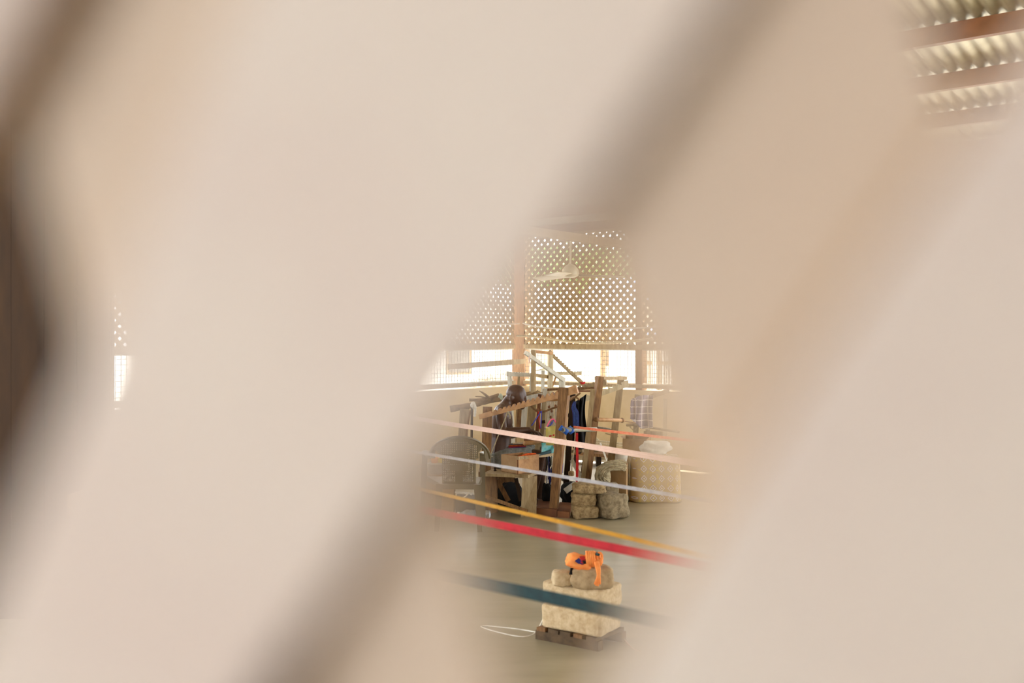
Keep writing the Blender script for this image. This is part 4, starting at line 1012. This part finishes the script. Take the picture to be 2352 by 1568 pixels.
# things behind the chair
crt = thing('carton', 'brown carton behind the plastic chair, under the steel pot', 'carton', PZ(1008, 9.75, 0))
k4 = [PZ(968, 9.6, 0), PZ(1042, 9.55, 0), PZ(1046, 9.95, 0), PZ(974, 10.0, 0)]
for i in range(4):
    a, b = k4[i], k4[(i+1) % 4]; obj('panel', *hexa([a, b, b+Vector((0, .01, 0)), a+Vector((0, .01, 0))], [a+Z*.36, b+Z*.36, b+Vector((0, .01, .36)), a+Vector((0, .01, .36))]), 'cardboard', crt)
obj('top_panel', *hexa([p+Z*.36 for p in k4], [p+Z*.37 for p in k4]), 'cardboard', crt)
pt_ = thing('steel_pot', 'shiny steel pot on the carton behind the plastic chair', 'pot', PZ(1004, 9.75, .37))
obj('bowl', *lathe([(.07, 0), (.085, .02), (.088, .09), (.1, .1), (.095, .104), (.08, .09), (.07, .012)], PZ(1004, 9.75, .37), 22), 'steel_pot', pt_, smooth=True)
obj('handle', *tube(spline([PZ(984, 9.74, .45), PZ(981, 9.72, .42), PZ(984, 9.74, .39)]), .008, 6), 'steel_pot', pt_, smooth=True)
solo('cup', lathe([(.03, 0), (.042, .06), (.044, .065), (.036, .06), (.028, .006)], PZ(998, 9.74, .475), 16), 'orange_plastic', 'small orange plastic cup set in the steel pot', 'cup', smooth=True)
solo('cup', lathe([(.03, 0), (.042, .045), (.044, .05), (.036, .045), (.028, .006)], PZ(1012, 9.76, .475), 16), 'yellow_lid', 'small yellow plastic cup set in the steel pot', 'cup', smooth=True)
cbx = thing('plastic_crate', 'black crate with torn white paper behind the chair leg', 'crate', PZ(1067, 9.6, 0))
b4 = [PZ(1046, 9.45, 0), PZ(1093, 9.42, 0), PZ(1097, 9.7, 0), PZ(1050, 9.74, 0)]
obj('body', *hexa(b4, [p+Z*.17 for p in b4]), 'black_plastic', cbx)
obj('torn_paper', *sheet(lambda a, b: P(1045+42*a, 1128+3*a+(4+3*math.sin(a*23)*a)*b, 9.43-.005*b), 24, 2, .003), 'white_cloth', cbx)
obj('frayed_cord', *tube(spline([P(1076, 1132, 9.40), P(1070, 1139, 9.39), P(1060, 1145, 9.40)]), .006, 5), 'white_thread', cbx)
bo = thing('water_bottle', 'clear ribbed plastic water bottle lying on the floor by the chair leg', 'bottle', FL(1090, 1188))
bc0 = FL(1090, 1190)+Z*.042; bd_ = (FL(1125, 1190)-FL(1055, 1188)).normalized()
prof = [(.006, -.15), (.014, -.148), (.014, -.125), (.02, -.118), (.038, -.085)]
for k in range(9):
    z = -.075+k*.024; prof += [(.041, z), (.041, z+.012), (.037, z+.016), (.037, z+.02)]
prof += [(.040, .142), (.034, .148), (.02, .146)]
obj('body', *lathe(prof, bc0, 20, axis=bd_), 'clear_plastic', bo, smooth=True)
obj('cap', *lathe([(.015, -.165), (.016, -.164), (.016, -.146), (.015, -.145)], bc0, 14, axis=bd_), 'white_cloth', bo)

# ------------------------------------------------------------------ drag sledge with blocks in the foreground
sl = thing('drag_sledge', 'dark weathered wooden drag sledge under the blocks', 'sledge', FL(1340, 1480))
f0, l0, r0 = FL(1370, 1494), FL(1234, 1467), FL(1432, 1470); bk0 = l0+r0-f0
def sq(s, t): return f0+(l0-f0)*s+(r0-f0)*t
def sbox(s0_, s1_, t0_, t1_, z0_, z1_, j=.012):
    q = [sq(a_+random.uniform(-j, j), b_+random.uniform(-j, j)) for a_, b_ in ((s0_, t0_), (s1_, t0_), (s1_, t1_), (s0_, t1_))]
    return hexa([p+Z*z0_ for p in q], [p+Z*(z1_+random.uniform(-.004, .004)) for p in q])
for t in (-.02, .84): obj('runner', *sbox(-.03, 1.03, t, t+.17, 0.0, .052), 'timber_weathered', sl)
for k, a_ in enumerate((0.0, .21, .42, .62, .83)):
    obj('board', *sbox(a_, a_+.16, -.05, 1.05, .052, .072), ('timber_weathered', 'timber_brown', 'timber_weathered')[k % 3], sl)
ang = math.atan2((l0-f0).y, (l0-f0).x)
bcen = sq(.47, .5)
solo('concrete_block', rock(bcen+Vector((-.005, 0, .138)), (.385, .25, .132), ang, 41, 14, .012, 16), 'sandcrete', 'lower pale concrete block on the drag sledge', 'block', 'blocks on the sledge', smooth=True)
solo('concrete_block', rock(bcen+Vector((0, 0, .266)), (.39, .25, .128), ang-.04, 42, 11, .016, 16), 'sandcrete', 'upper pale concrete block on the drag sledge', 'block', 'blocks on the sledge', smooth=True)
c = P(1290, 1322, 5.50); solo('stone', rock(Vector((c.x, c.y, .372)), (px(44, 5.5), .10, .088), .1, 43, 4, .06, 10), 'sandcrete', 'small pale stone at the left on top of the sledge blocks', 'stone', 'stones on the sledge', smooth=True)
c = P(1360, 1328, 5.48); solo('stone', rock(Vector((c.x, c.y, .384)), (px(97, 5.5), .14, .122), -.06, 44, 5, .06, 12), 'stone_tan', 'larger grey stone under the orange cloth on the sledge', 'stone', 'stones on the sledge', smooth=True)
Yo = 5.46
oc_ = thing('orange_bundle', 'bright orange wrapped cloth bundle with a tassel on the sledge stones', 'cloth bundle', P(1345, 1306, Yo))
V1, F1 = rock(P(1330, 1289, Yo), (px(60, Yo), .10, px(34, Yo)), 0, 51, 3.2, .12, 12, .14)
obj('wrap', V1, F1, 'orange_cloth', oc_, smooth=True)
V1, F1 = rock(P(1364, 1283, Yo), (px(42, Yo), .09, px(30, Yo)), 0, 52, 3.0, .12, 10, .1)
obj('wrap', V1, F1, 'orange_cloth', oc_, smooth=True)
for k in range(5):
    u = 1347+k*4.2; obj('wound_cord', *tube([P(u+5*math.sin(t)*.3, 1284-17.5*math.cos(t), Yo-.052*math.sin(t)) for t in [math.pi*q/12 for q in range(13)]], .007, 6), 'orange_cloth', oc_, smooth=True)
obj('end_loop', *tube([P(1377+6*math.cos(t), 1278+9*math.sin(t), Yo-.042) for t in [2*math.pi*q/14 for q in range(15)]], .007, 6), 'orange_cloth', oc_, smooth=True)
obj('loop_eye', *sphere(P(1373, 1272, Yo-.035), (.013, .02, .011), 10, 8), 'dark_teal', oc_, smooth=True)
for k in range(4):
    obj('tassel', *tube(spline([P(1368+k*1.6, 1290, Yo-.05), P(1371+k*1.8, 1306, Yo-.088), P(1373+k*1.2, 1322, Yo-.094), P(1367+k*3.6, 1336+random.uniform(-2, 4), Yo-.096), P(1365+k*4.2, 1343+random.uniform(-3, 4), Yo-.096)]), .0085, 6, r1=.005), 'orange_cloth', oc_, smooth=True)
def sur(u, v):  # point on the front of the first wrap
    du_, dv_ = (u-1330)/31.0, (v-1288)/18.0
    return P(u, v, Yo-.05*math.sqrt(max(.05, 1-(du_*du_+dv_*dv_)*.8))-.006)
for pts, mm in ((((1320, 1288), (1329, 1281), (1337, 1288), (1330, 1295)), 'navy_cloth'), (((1331, 1277), (1343, 1277), (1345, 1286), (1334, 1288)), 'red_cloth'), (((1338, 1287), (1346, 1283), (1349, 1293), (1341, 1295)), 'black_cloth'), (((1327, 1290), (1337, 1288), (1341, 1296), (1333, 1295)), 'navy_cloth'), (((1333, 1290), (1338, 1289), (1339, 1296), (1336, 1297)), 'red_cloth')):
    q = [sur(*p) for p in pts]; obj('print_patch', *hexa(q, [p+Vector((0, -.003, 0)) for p in q]), mm, oc_)
solo('black_rag', sheet(lambda a, b: P(1311+10*a-3*b, 1303+16*b, Yo-.03+.02*a), 4, 5, .006), 'black_cloth', 'small black rag poking out under the orange bundle', 'rag', smooth=True)
solo('floor_rope', tube(spline([FL(1237, 1453), FL(1200, 1446), FL(1150, 1440), FL(1112, 1437), FL(1110, 1441), FL(1150, 1453), FL(1200, 1462), FL(1230, 1453), FL(1250, 1440)+Z*.06]), .0055, 6), 'white_cloth', 'loop of white rope on the floor beside the sledge', 'rope', smooth=True)
solo('floor_rope', tube(spline([FL(1432, 1470)+Z*.01, FL(1445, 1482), FL(1458, 1491), FL(1470, 1494)]), .004, 5), 'warp_pink', 'thin reddish cord trailing right of the sledge', 'rope')

# ------------------------------------------------------------------ stretched warps, all at one height, running from far left to near right
WZ = 1.05
def warp(name, u0, v0, u1, v1, wpx, m, label, z=WZ, xl=-1.7, xr=1.6):
    s = (v1-v0)/(u1-u0); k = (EYE-z)*F
    vp = u0-(v0-HV)/s                      # where it would meet the horizon
    um = (u0+u1)/2; vm = (v0+v1)/2; Ym = k/(vm-HV); Xm = (um-CX)/F*Ym
    dx = (vp-CX)/F
    YL = Ym+(xl-Xm)/dx; YR = Ym+(xr-Xm)/dx
    a, b = Vector((xl, YL, z)), Vector((xr, YR, z))
    wm = px(wpx, Ym)/math.cos(math.atan(s)); e = (b-a).normalized(); side_ = Vector((0, 0, 1))
    n = 8; geos = []
    for i in range(n):
        f = (i+.5)/n-.5
        off = Vector((0, 0, 1))*wm*f+e.cross(Vector((0, 0, 1)))*random.uniform(-.002, .002)
        geos.append(tube([a+off, (a*.66+b*.34)+off+Z*random.uniform(-.0006, .0006), (a*.33+b*.67)+off, b+off], wm/n*.62, 6))
    solo(name, join(*geos), m, label, 'warp threads', 'stretched warps', smooth=True, base=(a+b)/2-Z*wm/2)
    return a, b
ends = []
ends.append(warp('warp_band', 1000, 968, 1540, 1055, 12, 'warp_pink', 'pale pink stretched warp, topmost of the wide bands'))
ends.append(warp('warp_band', 1000, 1045, 1540, 1136, 7.5, 'warp_grey', 'thin silver grey stretched warp crossing the stool'))
ends.append(warp('warp_band', 980, 1126, 1540, 1258, 9, 'warp_yellow', 'golden yellow stretched warp above the red one'))
ends.append(warp('warp_band', 1040, 1184, 1480, 1272, 19, 'warp_red', 'bright red stretched warp'))
ends.append(warp('warp_band', 1070, 1330, 1480, 1418, 29, 'dark_teal', 'wide dark teal stretched warp, lowest and nearest'))
p0 = P(1318, 980.5, 9.5); z0 = p0.z
a = p0; b = a+Vector((.72, -1, 0))*3.0
solo('warp_band', join(*[tube([a+Z*o, b+Z*o], .0045, 6) for o in (-.008, 0, .008)]), 'warp_orange', 'thin orange pink warp running right from the grey pipe', 'warp threads', 'stretched warps', base=(a+b)/2)
# rails that the warps are tied to, hidden behind the near slats
def warp_rail(label, x, ys, zt_):
    r = thing('warp_rail', label, 'rail', (x, (ys[0]+ys[1])/2, 0))
    obj('beam', *box(x-.03, x+.03, ys[0], ys[1], zt_-.04, zt_+.04), 'timber', r)
    for y in (ys[0]+.1, ys[1]-.1): obj('post', *box(x-.035, x+.035, y-.035, y+.035, 0, zt_-.04), 'timber', r)
yl = [e[0].y for e in ends]; yr = [e[1].y for e in ends]
warp_rail('timber rail at the far left holding the warp ends', -1.7, (min(yl)-.15, max(yl)+.15), WZ)
warp_rail('timber rail at the near right holding the warp ends', 1.6, (min(yr)-.15, max(yr)+.15), WZ)
solo('warp_post', box(b.x-.04, b.x+.04, b.y-.04, b.y+.04, 0, b.z+.12), 'timber', 'timber post at the right holding the thin orange pink warp', 'post')
